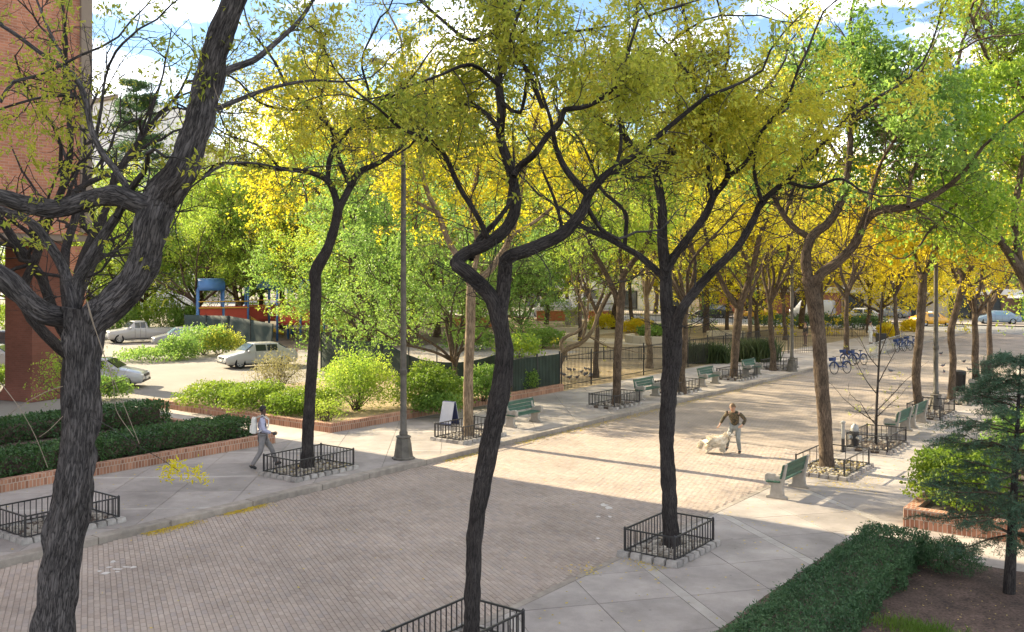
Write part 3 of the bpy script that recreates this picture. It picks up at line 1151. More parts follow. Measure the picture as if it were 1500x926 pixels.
# ================================================================== clipped and loose shrubs
def hedge(label, x0, x1, y0, y1, z, h, n, m, size, lump=.07, group=None, flip=None, aspect=.55):
    r = thing('hedge', label, 'hedge', ((x0 + x1) / 2, (y0 + y1) / 2, z), group=group)
    W, D = x1 - x0, y1 - y0
    # points over top and sides of a rounded box, bulged by noise
    aT, aS, aE = W * D, 2 * D * h, 2 * W * h
    k = rng.random(n) * (aT + aS + aE)
    P = np.zeros((n, 3))
    u, v = rng.random(n) - .5, rng.random(n)
    top = k < aT
    P[top] = np.stack([u[top] * W, (v[top] - .5) * D, np.full(top.sum(), h)], 1)
    sd = (k >= aT) & (k < aT + aS)
    sg = np.where(rng.random(n) < .5, -1, 1)
    P[sd] = np.stack([sg[sd] * W / 2, u[sd] * D, v[sd] * h], 1)
    en = k >= aT + aS
    P[en] = np.stack([u[en] * W, sg[en] * D / 2, v[en] * h], 1)
    # round the shoulders
    rr = min(.22, W * .3)
    for ax, half in ((0, W / 2), (1, D / 2)):
        ex = np.clip(np.abs(P[:, ax]) - (half - rr), 0, rr) / rr
        P[:, 2] -= np.where(top, ex ** 2 * rr * .6, 0)
    bul = np.array([mnoise.noise(Vector((p[0] * 1.3 + x0, p[1] * 1.3 + y0, p[2] * 1.3))) + .9 * mnoise.noise(Vector((p[0] * 4 + x0, p[1] * 4, p[2] * 4))) + .55 * mnoise.noise(Vector((p[0] * 9 + x0, p[1] * 9, p[2] * 9))) for p in P])
    nrm = np.zeros_like(P)
    nrm[top, 2] = 1
    nrm[sd, 0] = sg[sd]
    nrm[en, 1] = sg[en]
    P = P + nrm * (bul * lump)[:, None] - nrm * (rng.random(n) ** 2 * .16)[:, None] + rng.normal(0, .012, (n, 3))
    P[:, 2] = np.maximum(P[:, 2], .03)
    V, Q = leaf_quads(P, size, aspect, -.2)
    mesh_obj('foliage', np_mesh('foliage', V, Q, smooth=False), m, r, kind='stuff')
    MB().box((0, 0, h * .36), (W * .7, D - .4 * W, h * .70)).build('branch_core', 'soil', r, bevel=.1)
    return r

def shrub(name, label, c, rx, rz, n, m, size, cat='shrub', stems=9, group=None, aspect=.55, hollow=.35, lump=.35, bark='bark_brown', ry=None):
    c = np.asarray(c, float)
    r = thing(name, label, cat, tuple(c), group=group)
    ry = ry or rx
    seed = R.uniform(0, 50)
    d = unit(rng.normal(0, 1, (n, 3)))
    d[:, 2] = np.where(d[:, 2] < -.35, -d[:, 2], d[:, 2])
    f = np.array([1 + lump * (mnoise.noise(Vector((q[0] * 2.2 + seed, q[1] * 2.2, q[2] * 2.2))) + .5 * mnoise.noise(Vector((q[0] * 5 + seed, q[1] * 5, q[2] * 5)))) for q in d])
    rad_ = (hollow + (1 - hollow) * rng.random(n) ** .5) * f
    P = d * rad_[:, None] * np.array([rx, ry, rz * 1.25]) + np.array([0, 0, rz * .62])
    P[:, 2] = np.maximum(P[:, 2], .03 + .12 * rng.random(n))
    V, Q = leaf_quads(P, size, aspect, .1)
    mesh_obj('foliage', np_mesh('foliage', V, Q, smooth=False), m, r, kind='stuff')
    dirs = unit(np.stack([rng.normal(0, .5, stems), rng.normal(0, .5, stems), np.ones(stems)], 1))
    st = walk(np.zeros((stems, 3)) + rng.normal(0, .08, (stems, 3)) * np.array([1, 1, 0]), dirs, rng.uniform(1.0, 1.7, stems) * rz, 6, .16)
    RR = np.tile(np.linspace(.02, .006, 6) * (.6 + rz * .5), (stems, 1))
    tw, tr = sprout(st, RR, 6, .3, 1.0, (.3 * rz, .8 * rz), .008, 5, .2, .05)
    v, q, u = join([tubes(st, RR, 5), tubes(tw, tr, 3)])
    mesh_obj('stems', np_mesh('stems', v, q, u), bark, r, kind='stuff')
    return r

# ================================================================== trees
def bake_tree(seed, H, fork, spread, r0, nleaf, leaf, jit, limbs=5, gn=.16, droop=.2, lean=0.0, bare=1.0, lvl2=9, lvl3=5, aspect=.55, up=.02, twl=(.9, 2.0)):
    """one grown tree about the origin: meshes for trunk, each limb, twigs, leaves"""
    g = np.random.default_rng(seed)
    n = 9
    t = np.linspace(0, 1, n)
    tr = np.zeros((n, 4))
    tr[:, 2] = t * fork
    wob = np.cumsum(g.normal(0, .06, (n, 2)), axis=0) * fork / 5
    tr[:, :2] = wob - wob[0] + np.outer(t, [lean, lean * .4])
    tr[:, 3] = r0 * (1 - .35 * t) * np.where(t < .08, 1.25, 1)
    q = smooth_path(tr, .25)
    out = {'trunk': tubes(q[None, :, :3], q[None, :, 3], 10)}
    top = q[-1, :3]
    L0 = H - fork
    lim = []
    a0 = g.uniform(0, 6.28)
    for i in range(limbs):
        a = a0 + 6.283 * i / limbs + g.normal(0, .3)
        el = g.uniform(.55, 1.15) if i < limbs - 1 else 1.35
        D = np.array([math.cos(a) * math.cos(el), math.sin(a) * math.cos(el), math.sin(el)])
        D[:2] *= spread
        L = L0 * g.uniform(.75, 1.0) / max(.7, unit(D)[2] ** .3)
        zz = q[int((.72 + .28 * g.random()) * (len(q) - 1)), :3] if i else top
        P = walk(zz[None], D[None], np.array([L]), 10, gn, .10, g)[0]
        rr = r0 * .55 * np.linspace(1, .16, 10)
        lim.append(smooth_path(np.column_stack([P, rr]), .35))
    out['limbs'] = [tubes(p[None, :, :3], p[None, :, 3], 7) for p in lim]
    m = 12
    LP = np.stack([np.stack([np.interp(np.linspace(0, 1, m), np.linspace(0, 1, len(p)), p[:, k]) for k in range(4)], 1) for p in lim])
    s = L0 / 8
    l2, r2 = sprout(LP[:, :, :3], LP[:, :, 3], lvl2, .2, 1.1, (1.6 * s, 3.4 * s), .05, 8, .2, up, g)
    l3, r3 = sprout(l2, r2, lvl3, .15, 1.1, (twl[0] * s, twl[1] * s), .018, 6, .25, -.03, g)
    out['twigs'] = join([tubes(l2, r2, 5), tubes(l3, r3, 3)])
    nc = nleaf // 6
    c = np.concatenate([on_twigs(l3, int(nc * .8), .25, jit, g), on_twigs(l2, nc - int(nc * .8), .5, jit, g)])
    c = sprays(c, 6, leaf * 2.0, leaf * .38, g)
    V, Q = leaf_quads(c, leaf, aspect, droop, g)
    out['crown'] = (V, Q)
    return out

def bake_meshes(b, prefix, bark):
    ms = {}
    v, q, u = b['trunk']
    ms['trunk'] = np_mesh('trunk', v, q, u)
    ms['limbs'] = [np_mesh('limb', *x) for x in b['limbs']]
    v, q, u = b['twigs']
    ms['twigs'] = np_mesh('twigs', v, q, u)
    ms['crown'] = np_mesh('crown', b['crown'][0], b['crown'][1], smooth=False)
    for k in ('trunk', 'twigs'):
        ms[k].materials.append(MAT(bark))
    for l in ms['limbs']:
        l.materials.append(MAT(bark))
    ms['crown'].materials.append(MAT('leaf_green'))
    return ms

def slot(o, m):
    o.material_slots[0].link = 'OBJECT'
    o.material_slots[0].material = MAT(m)

def plant(ms, name, label, loc, leaf, bark=None, scale=1.0, rz=None, group='trees of the park', sz=None):
    r = thing(name, label, 'tree', loc, R.uniform(0, 6.28) if rz is None else rz, group)
    r.scale = (scale, scale, sz or scale)
    parts = [('trunk', ms['trunk'])] + [('limb', l) for l in ms['limbs']]
    for nm, me in parts:
        o = mesh_obj(nm, me, None, r)
        if bark:
            slot(o, bark)
    o = mesh_obj('twigs', ms['twigs'], None, r, kind='stuff')
    if bark:
        slot(o, bark)
    o = mesh_obj('crown', ms['crown'], None, r, kind='stuff')
    slot(o, leaf)
    return r

class Tree:
    """a tree whose trunk and main limbs follow given courses; twigs and leaves grow on them"""
    def __init__(s, name, label, base, bark, group):
        s.r = thing(name, label, 'tree', tuple(base), group=group)
        s.o = np.asarray(base, float)
        s.bark = bark
        s.limbs = []
    def course(s, pts, d0, d1, name='limb', step=.12, k=10, rough=0.0, minw=0.0):
        """pts: picture points with width in pixels, set at depth d0 running to d1"""
        p = np.asarray(pts, float)
        L = np.concatenate([[0], np.cumsum(np.hypot(np.diff(p[:, 0]), np.diff(p[:, 1])))])
        f = L / L[-1]
        rows = []
        for (x, y, w), t in zip(p, f):
            d = d0 + (d1 - d0) * t + (0.12 * math.sin(t * 9 + x) if 0 < t < 1 and name != 'trunk' else 0)
            q = at_depth(x, y, d)
            rows.append((*(q - s.o), max(w, minw) / 2 * .80 * d / FOC))
        q = smooth_path(rows, step)
        v, qd, u = tubes(q[None, :, :3], q[None, :, 3], k, VIEW, rough, 3.0, seed=len(s.limbs) * 7.3)
        mesh_obj(name, np_mesh(name, v, qd, u), s.bark, s.r)
        s.limbs.append((q, name == 'trunk'))
        return q
    def twigs(s, n1, L1, n2, L2, n3, L3, gn=.22, up=.03, rmax=.10, r1=.022, lo=.0, spread=1.2, zmin=3.0, bark=None, seed=1):
        g = np.random.default_rng(seed)
        m = 14
        P, RR, wts = [], [], []
        for q, tr in s.limbs:
            if tr:
                continue
            x = np.stack([np.interp(np.linspace(0, 1, m), np.linspace(0, 1, len(q)), q[:, k]) for k in range(4)], 1)
            P.append(x[:, :3])
            RR.append(x[:, 3])
            wts.append(np.linalg.norm(np.diff(q[:, :3], axis=0), axis=1).sum() * (1.6 if x[:, 3].mean() < .08 else 1.0))
        P, RR, wts = np.stack(P), np.stack(RR), np.array(wts)
        cnt = np.maximum(2, (n1 * wts / wts.sum()).astype(int))
        l1, r1_ = [], []
        for i in range(len(P)):
            a, b = sprout(P[i:i + 1], RR[i:i + 1], cnt[i], lo, spread, L1, r1, 8, gn, up, g)
            l1.append(a)
            r1_.append(b)
        # the limb ends run on as twigs
        E = P[:, -1]
        D = unit(P[:, -1] - P[:, -2])
        a = walk(E, D, np.full(len(E), L1[1] * 1.4), 8, gn, up, g)
        l1.append(a)
        r1_.append(RR[:, -1][:, None] * np.linspace(1, .25, 8)[None])
        l1, r1_ = np.concatenate(l1), np.concatenate(r1_)
        l2, r2 = sprout(l1, r1_, n2, .2, 1.1, L2, .009, 7, gn * 1.1, 0.0, g)
        l3, r3 = sprout(l2, r2, n3, .2, 1.1, L3, .0045, 5, gn * 1.2, -.04, g)
        v, q, u = join([tubes(l1, r1_, 5), tubes(l2, r2, 4), tubes(l3, r3, 3)])
        mesh_obj('twigs', np_mesh('twigs', v, q, u), bark or s.bark, s.r, kind='stuff')
        s.l2, s.l3, s.g = l2, l3, g
    def leaves(s, n, size, m, jit=.06, aspect=.4, droop=.5, cluster=0, frac3=.8, zmin=None):
        g = s.g
        n //= 7
        c = np.concatenate([on_twigs(s.l3, int(n * frac3), .1, jit, g), on_twigs(s.l2, n - int(n * frac3), .4, jit, g)])
        if zmin is not None:
            c = c[c[:, 2] + g.normal(0, .5, len(c)) > zmin]
        if cluster:
            # keep leaves in patches, leave other parts of the crown bare
            ph = np.array([mnoise.noise(Vector(p * cluster)) for p in c])
            c = c[ph > np.quantile(ph, .35)]
        c = sprays(c, 7, size * 2.4, size * .22, g, .5)
        V, Q = leaf_quads(c, size, aspect, droop, g)
        mesh_obj('crown', np_mesh('crown', V, Q, smooth=False), m, s.r, kind='stuff')

ROW = 'locust trees lining the walk'
def spot(px, d, z=ZL):
    p = at_depth(px, HOR, d)
    p[2] = z
    return p

# ---- nearest tree: thick leaning trunk at the left edge
A = Tree('locust_tree', 'huge dark furrowed locust trunk closest to viewer, forking low at left edge', spot(79, 9.74, 0), 'bark_grey', ROW)
dA = 9.74
A.course([(72, 1242, 84), (74, 1080, 72), (78, 926, 66), (92, 811, 67), (110, 702, 63), (119, 600, 57), (124, 500, 63), (128, 452, 74)], dA, dA, 'trunk', .04, 52, .30)
A.course([(118, 500, 40), (138, 468, 60), (165, 445, 56), (196, 412, 54), (214, 370, 52), (224, 325, 54), (238, 288, 56), (266, 246, 52), (288, 190, 50), (303, 130, 48), (318, 68, 46), (344, 0, 42), (372, -70, 36), (410, -160, 28)], dA, dA - .5, 'limb', .045, 44, .28)
A.course([(128, 482, 26), (108, 467, 36), (64, 458, 38), (32, 432, 38), (0, 404, 40), (-60, 372, 36), (-150, 350, 28)], dA, dA - .6, 'limb', .045, 38, .28)
A.course([(112, 470, 22), (104, 430, 20), (92, 392, 18), (70, 355, 17), (48, 328, 15), (12, 310, 12), (-30, 296, 9)], dA + .1, dA + .9, 'limb', .07, 14, .10)
A.course([(112, 470, 22), (112, 420, 22), (128, 385, 20), (152, 345, 18), (172, 316, 16)], dA + .1, dA + .05, 'limb', .07, 14, .10)
A.course([(240, 300, 30), (212, 300, 38), (172, 287, 36), (132, 292, 33), (84, 306, 32), (40, 300, 30), (0, 288, 28), (-60, 270, 24), (-130, 240, 18)], dA - .05, dA + .3, 'limb', .05, 34, .26)
A.course([(190, 280, 12), (166, 245, 12), (148, 222, 12), (134, 190, 11), (126, 150, 11), (112, 115, 10), (92, 98, 9), (60, 78, 8), (22, 50, 7), (-20, 24, 6)], dA, dA + 1.2, 'limb', .08, 10, .06)
A.course([(140, 202, 7), (148, 160, 6), (154, 115, 5), (170, 75, 5), (204, 42, 4)], dA + .5, dA + .2, k=7)
A.course([(318, 112, 15), (345, 98, 14), (372, 88, 12), (402, 64, 10), (440, 28, 8), (470, -20, 6)], dA, dA + 1.5, 'limb', .08, 9, .05)
A.course([(312, 162, 11), (350, 146, 9), (400, 128, 7), (455, 118, 5), (500, 120, 4)], dA, dA + 1.3, k=8)
A.course([(296, 262, 6), (330, 240, 5), (380, 240, 4), (430, 252, 3)], dA, dA + .6, k=6)
A.course([(126, 145, 7), (90, 140, 6), (50, 145, 5), (0, 160, 4)], dA + .7, dA + .3, k=6)
A.course([(100, 100, 6), (70, 40, 5), (50, -10, 4)], dA + .9, dA + 1.3, k=6)
A.course([(0, 150, 8), (20, 120, 7), (60, 110, 6), (120, 80, 5)], dA + .2, dA + .6, k=6)
A.twigs(70, (.4, 1.1), 4, (.25, .7), 3, (.12, .35), gn=.22, rmax=.06, r1=.008, bark='bark_dark_fine', seed=3)
A.leaves(13000, .07, 'leaf_olive', .06, .35, .5, cluster=1.2, zmin=6.6)
# dry vines and sprouts hanging from the fork
vb = []
for pts in ([(127, 440), (134, 468), (146, 500), (158, 535), (172, 570), (188, 610), (204, 650)], [(128, 442), (142, 490), (165, 560), (170, 600), (196, 640)],
            [(0, 560), (30, 600), (52, 640), (70, 685)], [(92, 566), (68, 574), (34, 592), (10, 610)],
            [(92, 610), (72, 630), (58, 640)], [(296, 60), (308, 105), (322, 150), (350, 190), (372, 212), (396, 222)]):
    q = smooth_path([(*(at_depth(x, y, dA - .36) - A.o), .0042 - .0022 * i / len(pts)) for i, (x, y) in enumerate(pts)], .05)
    v, qd, u = tubes(q[None, :, :3], q[None, :, 3], 5)
    mesh_obj('dry_vine', np_mesh('dry_vine', v, qd, u), 'vine_dry', A.r)
# a low yellow spray on its own thin sprout
q = smooth_path([(*(at_depth(x, y, dA - .2) - A.o), .004) for x, y in [(132, 610), (165, 628), (205, 655), (235, 672), (262, 690)]], .05)
v, qd, u = tubes(q[None, :, :3], q[None, :, 3], 4)
mesh_obj('sprout', np_mesh('sprout', v, qd, u), 'bark_dark_fine', A.r)
C0 = np.concatenate([at_depth(*p, dA - .2)[None] - A.o + rng.normal(0, s, (n, 3)) for p, n, s in (((245, 690), 60, .04), ((262, 688), 70, .05), ((285, 692), 60, .045), ((300, 700), 30, .03), ((252, 678), 40, .03))])
V, Q = leaf_quads(C0, .05, .35, .4)
mesh_obj('leaf_spray', np_mesh('leaf_spray', V, Q, smooth=False), 'leaf_yellow', A.r, kind='stuff')

# ---- second near tree: S-bent trunk in the middle
B = Tree('locust_tree', 'dark S-bent locust trunk in the middle, rising from guard at bottom edge', spot(686, 14.46, 0), 'bark_dark', ROW)
dB = 14.46
B.course([(684, 967, 42), (690, 926, 30), (693, 860, 28), (695, 790, 28), (702, 735, 31), (711, 685, 34), (720, 640, 35), (731, 580, 36), (738, 535, 34), (735, 490, 30), (728, 452, 34)], dB, dB, 'trunk', .06, 34, .22)
B.course([(730, 470, 26), (722, 440, 28), (704, 418, 27), (682, 398, 26), (668, 386, 25), (684, 370, 22), (714, 357, 22), (742, 334, 22), (755, 305, 21), (753, 270, 19), (743, 235, 18), (733, 200, 17), (735, 160, 16), (730, 120, 15), (738, 80, 13), (742, 30, 11), (734, -30, 9), (740, -90, 7)], dB, dB + .3, 'limb', .07, 18, .09)
B.course([(732, 470, 24), (737, 430, 26), (740, 395, 26), (745, 377, 25), (782, 363, 24), (826, 341, 22), (853, 309, 20), (863, 284, 16), (890, 254, 13), (930, 227, 11), (986, 181, 9), (1035, 141, 7)], dB, dB - .4, 'limb', .07, 18, .09)
B.course([(690, 380, 12), (702, 350, 11), (726, 326, 10), (744, 302, 8)], dB + .2, dB + .5, k=9)
B.course([(716, 352, 11), (700, 318, 10), (672, 272, 10), (650, 225, 9), (622, 202, 8), (590, 190, 7), (556, 160, 5)], dB + .1, dB - 1.6, k=9)
B.course([(863, 288, 14), (845, 268, 13), (827, 245, 12), (813, 212, 10), (808, 180, 7), (795, 140, 5)], dB, dB + 1.2, k=10)
B.course([(752, 258, 13), (762, 243, 13), (782, 227, 12), (801, 200, 11), (820, 180, 11), (827, 161, 11), (850, 158, 9), (874, 149, 8), (908, 118, 7), (925, 60, 5)], dB, dB - 1.2, k=10)
B.course([(734, 190, 9), (698, 156, 8), (659, 154, 6), (627, 181, 5), (600, 215, 4)], dB, dB + 1.6, k=8)
B.course([(730, 125, 8), (691, 95, 7), (640, 112, 5), (590, 130, 4)], dB, dB - 1.2, k=8)
B.course([(741, 35, 8), (691, 59, 7), (645, 27, 6), (610, -5, 5)], dB, dB + 1.0, k=8)
B.course([(795, 158, 9), (780, 120, 9), (765, 92, 8), (748, 62, 7), (760, 20, 6), (775, -20, 5)], dB - .6, dB - 1.6, k=8)
B.course([(740, 80, 8), (772, 60, 7), (806, 52, 6), (850, 45, 5), (895, 38, 4)], dB, dB + 1.5, k=8)
B.course([(736, 150, 8), (762, 165, 7), (775, 100, 6), (785, 60, 5), (790, 0, 4)], dB, dB - 1, k=8)
B.course([(858, 300, 9), (880, 335, 8), (905, 350, 6)], dB, dB + .8, k=8)
B.course([(890, 256, 8), (905, 235, 7), (910, 200, 6), (905, 150, 5), (925, 100, 4)], dB - .2, dB + .9, k=8)
B.course([(826, 345, 7), (815, 300, 6), (800, 262, 5), (790, 240, 4)], dB, dB + 1.4, k=8)
B.twigs(150, (.5, 1.5), 5, (.3, .9), 3, (.15, .45), gn=.22, r1=.011, bark='bark_dark_fine', seed=5)
B.leaves(52000, .095, 'leaf_olive', .10, .40, .5, cluster=.8, zmin=7.9)

# ---- third near tree: straight trunk dividing in three
C_ = Tree('locust_tree', 'dark straight locust trunk standing in full iron guard, crown turning gold', spot(984, 20.2, 0), 'bark_dark', ROW)
dC = 20.2
C_.course([(984, 806, 40), (982, 780, 29), (980, 720, 27), (977, 650, 26), (979, 590, 29), (984, 530, 34), (985, 480, 34), (980, 450, 28)], dC, dC, 'trunk', .07, 30, .2)
C_.course([(979, 480, 24), (976, 440, 23), (975, 400, 22), (970, 349, 19), (970, 304, 17), (958, 250, 15), (936, 227, 13), (914, 195, 12), (903, 141, 10), (913, 91, 8), (927, 50, 7), (935, 0, 5)], dC, dC + .2, 'limb', .08, 16, .08)
C_.course([(986, 500, 20), (992, 470, 20), (1002, 448, 18), (1024, 420, 17), (1050, 392, 15), (1080, 362, 14), (1104, 322, 13), (1116, 296, 12), (1150, 266, 11), (1192, 226, 10), (1240, 176, 8), (1290, 140, 6)], dC - .1, dC - .8, 'limb', .08, 14, .08)
C_.course([(976, 410, 14), (963, 398, 13), (938, 376, 12), (914, 362, 11), (890, 349, 10), (856, 334, 8), (830, 310, 6)], dC, dC + 1.4, k=10)
C_.course([(915, 362, 8), (917, 315, 8), (900, 295, 7), (881, 277, 6), (862, 230, 5)], dC + .8, dC + .4, k=8)
C_.course([(976, 398, 16), (988, 375, 16), (1008, 349, 15), (1034, 314, 14), (1046, 286, 13), (1066, 259, 11), (1058, 218, 10), (1048, 170, 8), (1060, 110, 6)], dC, dC - 1.0, k=12)
C_.course([(1044, 290, 10), (1037, 256, 9), (1042, 210, 8), (1030, 160, 6), (1010, 110, 5)], dC - .6, dC - 1.6, k=8)
C_.course([(958, 250, 11), (986, 213, 10), (990, 181, 9), (999, 132, 7), (1010, 70, 6), (1000, 10, 5)], dC, dC + 1.2, k=9)
C_.course([(955, 246, 9), (1000, 215, 8), (1045, 180, 7), (1090, 160, 6), (1130, 120, 5)], dC + .1, dC + 2, k=8)
C_.course([(1066, 260, 9), (1095, 235, 8), (1110, 200, 7), (1150, 150, 6), (1170, 100, 5)], dC - .8, dC - 2.2, k=8)
C_.course([(1116, 296, 8), (1105, 250, 7), (1112, 200, 6), (1140, 170, 5)], dC - .5, dC + .6, k=8)
C_.course([(914, 195, 8), (880, 175, 7), (850, 160, 6), (820, 120, 5)], dC, dC + 1.8, k=8)
C_.course([(904, 145, 7), (950, 110, 6), (985, 60, 5), (1030, 30, 4)], dC, dC - 1.5, k=8)
C_.course([(1150, 266, 7), (1190, 275, 6), (1230, 262, 5), (1262, 280, 4)], dC - .6, dC - 1.8, k=8)
C_.twigs(180, (.6, 1.9), 5, (.35, 1.1), 3, (.2, .55), gn=.22, r1=.013, bark='bark_dark_fine', seed=8)
C_.leaves(84000, .11, 'leaf_gold', .15, .40, .5, cluster=.55, zmin=8.3)

# ---- fourth near tree: sunlit brown trunk by the bench, green leaves
dD = 28.4
D_ = Tree('leafy_tree', 'brown sunlit trunk behind the right-hand bench with deep green hanging leaves', spot(1209, dD, 0), 'bark_brown', ROW)
D_.course([(1212, 690, 34), (1210, 670, 26), (1208, 620, 25), (1203, 550, 25), (1199, 490, 25), (1192, 440, 27), (1185, 405, 27)], dD, dD, 'trunk', .09, 22, .10)
D_.course([(1187, 420, 20), (1180, 380, 19), (1190, 346, 17), (1214, 326, 16), (1234, 290, 14), (1244, 230, 12), (1247, 165, 10), (1252, 100, 8), (1245, 40, 6)], dD, dD - .4, k=12)
D_.course([(1192, 440, 19), (1199, 406, 19), (1224, 386, 18), (1250, 360, 17), (1268, 324, 16), (1290, 308, 15), (1330, 303, 14), (1372, 284, 11), (1408, 256, 8), (1440, 215, 6)], dD, dD - 1.5, k=12)
D_.course([(1186, 348, 12), (1164, 334, 11), (1146, 312, 10), (1130, 280, 7), (1120, 230, 6)], dD, dD + 1.5, k=9)
D_.course([(1246, 180, 8), (1290, 150, 7), (1330, 120, 6), (1380, 90, 5)], dD - .4, dD - 2.5, k=8)
D_.course([(1240, 250, 8), (1210, 200, 7), (1190, 140, 6), (1180, 80, 5)], dD - .2, dD + 2.5, k=8)
D_.course([(1262, 330, 8), (1275, 290, 7), (1290, 240, 6), (1320, 190, 5)], dD - 1, dD - 3, k=8)
D_.course([(1330, 303, 8), (1335, 260, 7), (1350, 220, 6), (1340, 170, 5)], dD - 1.2, dD + .6, k=8)
D_.course([(1150, 315, 7), (1168, 262, 6), (1196, 238, 5)], dD + 1, dD + 2.4, k=8)
D_.twigs(170, (.8, 2.4), 5, (.5, 1.5), 3, (.3, .8), gn=.2, r1=.02, up=-.01, seed=9)
D_.leaves(62000, .13, 'leaf_green', .16, .6, .5, cluster=.4, zmin=8.6)

# ---- left row, in the building's shade: slim forked tree
dJ = 27.6
J = Tree('locust_tree', 'slim dark locust tree leaning right in the guard beside walking person', ground(450, 692, ZL), 'bark_dark', ROW)
J.course([(448, 692, 32), (450, 668, 23), (452, 620, 21), (457, 545, 20), (461, 480, 20), (463, 425, 21), (463, 398, 22), (480, 364, 19), (491, 330, 17), (497, 298, 17)], dJ, dJ, 'trunk', .09, 20, .10)
J.course([(496, 312, 14), (490, 285, 13), (478, 263, 12), (450, 252, 9), (410, 247, 8), (362, 242, 7), (320, 240, 5), (296, 262, 4)], dJ, dJ - .9, k=10)
J.course([(480, 268, 9), (482, 238, 10), (490, 214, 10), (486, 190, 9), (456, 160, 8), (422, 130, 7), (405, 95, 5), (380, 60, 4)], dJ, dJ + .8, k=9)
J.course([(497, 305, 14), (514, 272, 13), (527, 252, 12), (560, 236, 9), (590, 212, 8), (612, 180, 7), (625, 130, 5)], dJ, dJ + .5, k=10)
J.course([(513, 272, 9), (496, 232, 9), (496, 210, 8), (522, 182, 7), (562, 164, 6), (590, 130, 5)], dJ, dJ - 1.4, k=8)
J.course([(487, 195, 7), (470, 150, 6), (480, 100, 5), (470, 50, 4)], dJ + .2, dJ + 1.8, k=8)
J.course([(456, 160, 6), (420, 160, 5), (380, 150, 4), (350, 120, 4)], dJ + .4, dJ - 1, k=8)
J.course([(522, 182, 6), (540, 140, 5), (530, 90, 4), (550, 40, 4)], dJ - 1, dJ - 2, k=8)
J.course([(410, 247, 5), (380, 215, 4), (340, 200, 4)], dJ - .6, dJ - 1.6, k=8)
J.twigs(120, (.7, 2.0), 5, (.4, 1.1), 3, (.2, .6), gn=.22, r1=.016, bark='bark_dark_fine', seed=12)
J.leaves(34000, .10, 'leaf_gold', .15, .40, .5, cluster=.6, zmin=8.6)

# ---- left row, pale sunlit trunk next to the lamp post
dK = 33.0
K_ = Tree('locust_tree', 'pale sunlit locust trunk between lamp post and first left-hand bench', ground(686, 646, ZL), 'bark_pale', ROW)
K_.course([(686, 646, 26), (686, 620, 19), (686, 560, 18), (689, 480, 18), (690, 430, 18), (693, 400, 18)], dK, dK, 'trunk', .1, 18, .08)
K_.course([(690, 420, 13), (676, 385, 12), (658, 355, 11), (641, 312, 10), (626, 280, 9), (612, 225, 8), (600, 150, 6), (590, 80, 5)], dK, dK + .4, k=9)
K_.course([(692, 415, 14), (714, 400, 13), (735, 372, 12), (748, 346, 11), (760, 300, 9), (770, 240, 7), (790, 160, 6)], dK, dK - .6, k=9)
K_.course([(692, 408, 10), (700, 360, 9), (690, 300, 8), (705, 220, 7), (690, 140, 5), (700, 60, 4)], dK, dK + 2, k=8)
K_.course([(640, 312, 7), (600, 290, 6), (560, 262, 5), (540, 200, 4)], dK + .2, dK + 2.5, k=8)
K_.course([(748, 346, 7), (790, 320, 6), (830, 280, 5), (850, 220, 4)], dK - .4, dK + 2, k=8)
K_.twigs(130, (.9, 2.6), 5, (.5, 1.5), 3, (.3, .8), gn=.2, r1=.018, seed=14)
K_.leaves(52000, .11, 'leaf_yellow', .16, .4, .5, cluster=.4, zmin=7.5)

# ---- left row further on
dL = 41.0
L_ = Tree('locust_tree', 'brown two-stemmed locust in small guard beside second green bench', ground(903, 600, ZL), 'bark_brown', ROW)
L_.course([(902, 600, 22), (903, 580, 16), (905, 520, 15), (909, 450, 15), (911, 425, 15)], dL, dL, 'trunk', .12, 16, .08)
L_.course([(909, 450, 11), (893, 412, 10), (876, 380, 9), (862, 350, 8), (850, 300, 7), (858, 240, 6), (840, 170, 5)], dL, dL + 1, k=8)
L_.course([(911, 435, 12), (913, 405, 11), (926, 385, 10), (945, 362, 9), (955, 320, 7), (950, 260, 6), (975, 190, 5)], dL, dL - 1, k=8)
L_.course([(913, 410, 8), (908, 370, 7), (915, 320, 6), (900, 250, 5)], dL, dL + 2, k=8)
L_.twigs(90, (1.0, 3.0), 5, (.6, 1.7), 3, (.4, 1.0), gn=.2, r1=.02, seed=15)
L_.leaves(48000, .13, 'leaf_lime', .2, .42, .4, cluster=.35, zmin=7.0)

dN = 51.4
N_ = Tree('locust_tree', 'broad pale forked locust between third and fourth green benches', ground(1074, 560, ZL), 'bark_brown', ROW)
N_.course([(1074, 560, 20), (1075, 545, 15), (1078, 500, 15), (1082, 462, 16), (1084, 440, 16)], dN, dN, 'trunk', .14, 14, .08)
N_.course([(1082, 452, 12), (1066, 430, 10), (1056, 410, 9), (1040, 370, 7), (1030, 310, 6), (1040, 240, 5)], dN, dN + 1, k=8)
N_.course([(1083, 450, 13), (1096, 415, 12), (1104, 388, 11), (1112, 350, 10), (1125, 310, 8), (1120, 250, 6), (1140, 180, 5)], dN, dN - 1, k=8)
N_.course([(1100, 400, 8), (1085, 360, 7), (1090, 310, 6), (1080, 250, 5)], dN, dN + 2, k=8)
N_.twigs(80, (1.2, 3.4), 5, (.7, 2.0), 3, (.4, 1.1), gn=.2, r1=.022, seed=16)
N_.leaves(34000, .16, 'leaf_yellow', .22, .45, .4, cluster=.3, zmin=6.8)

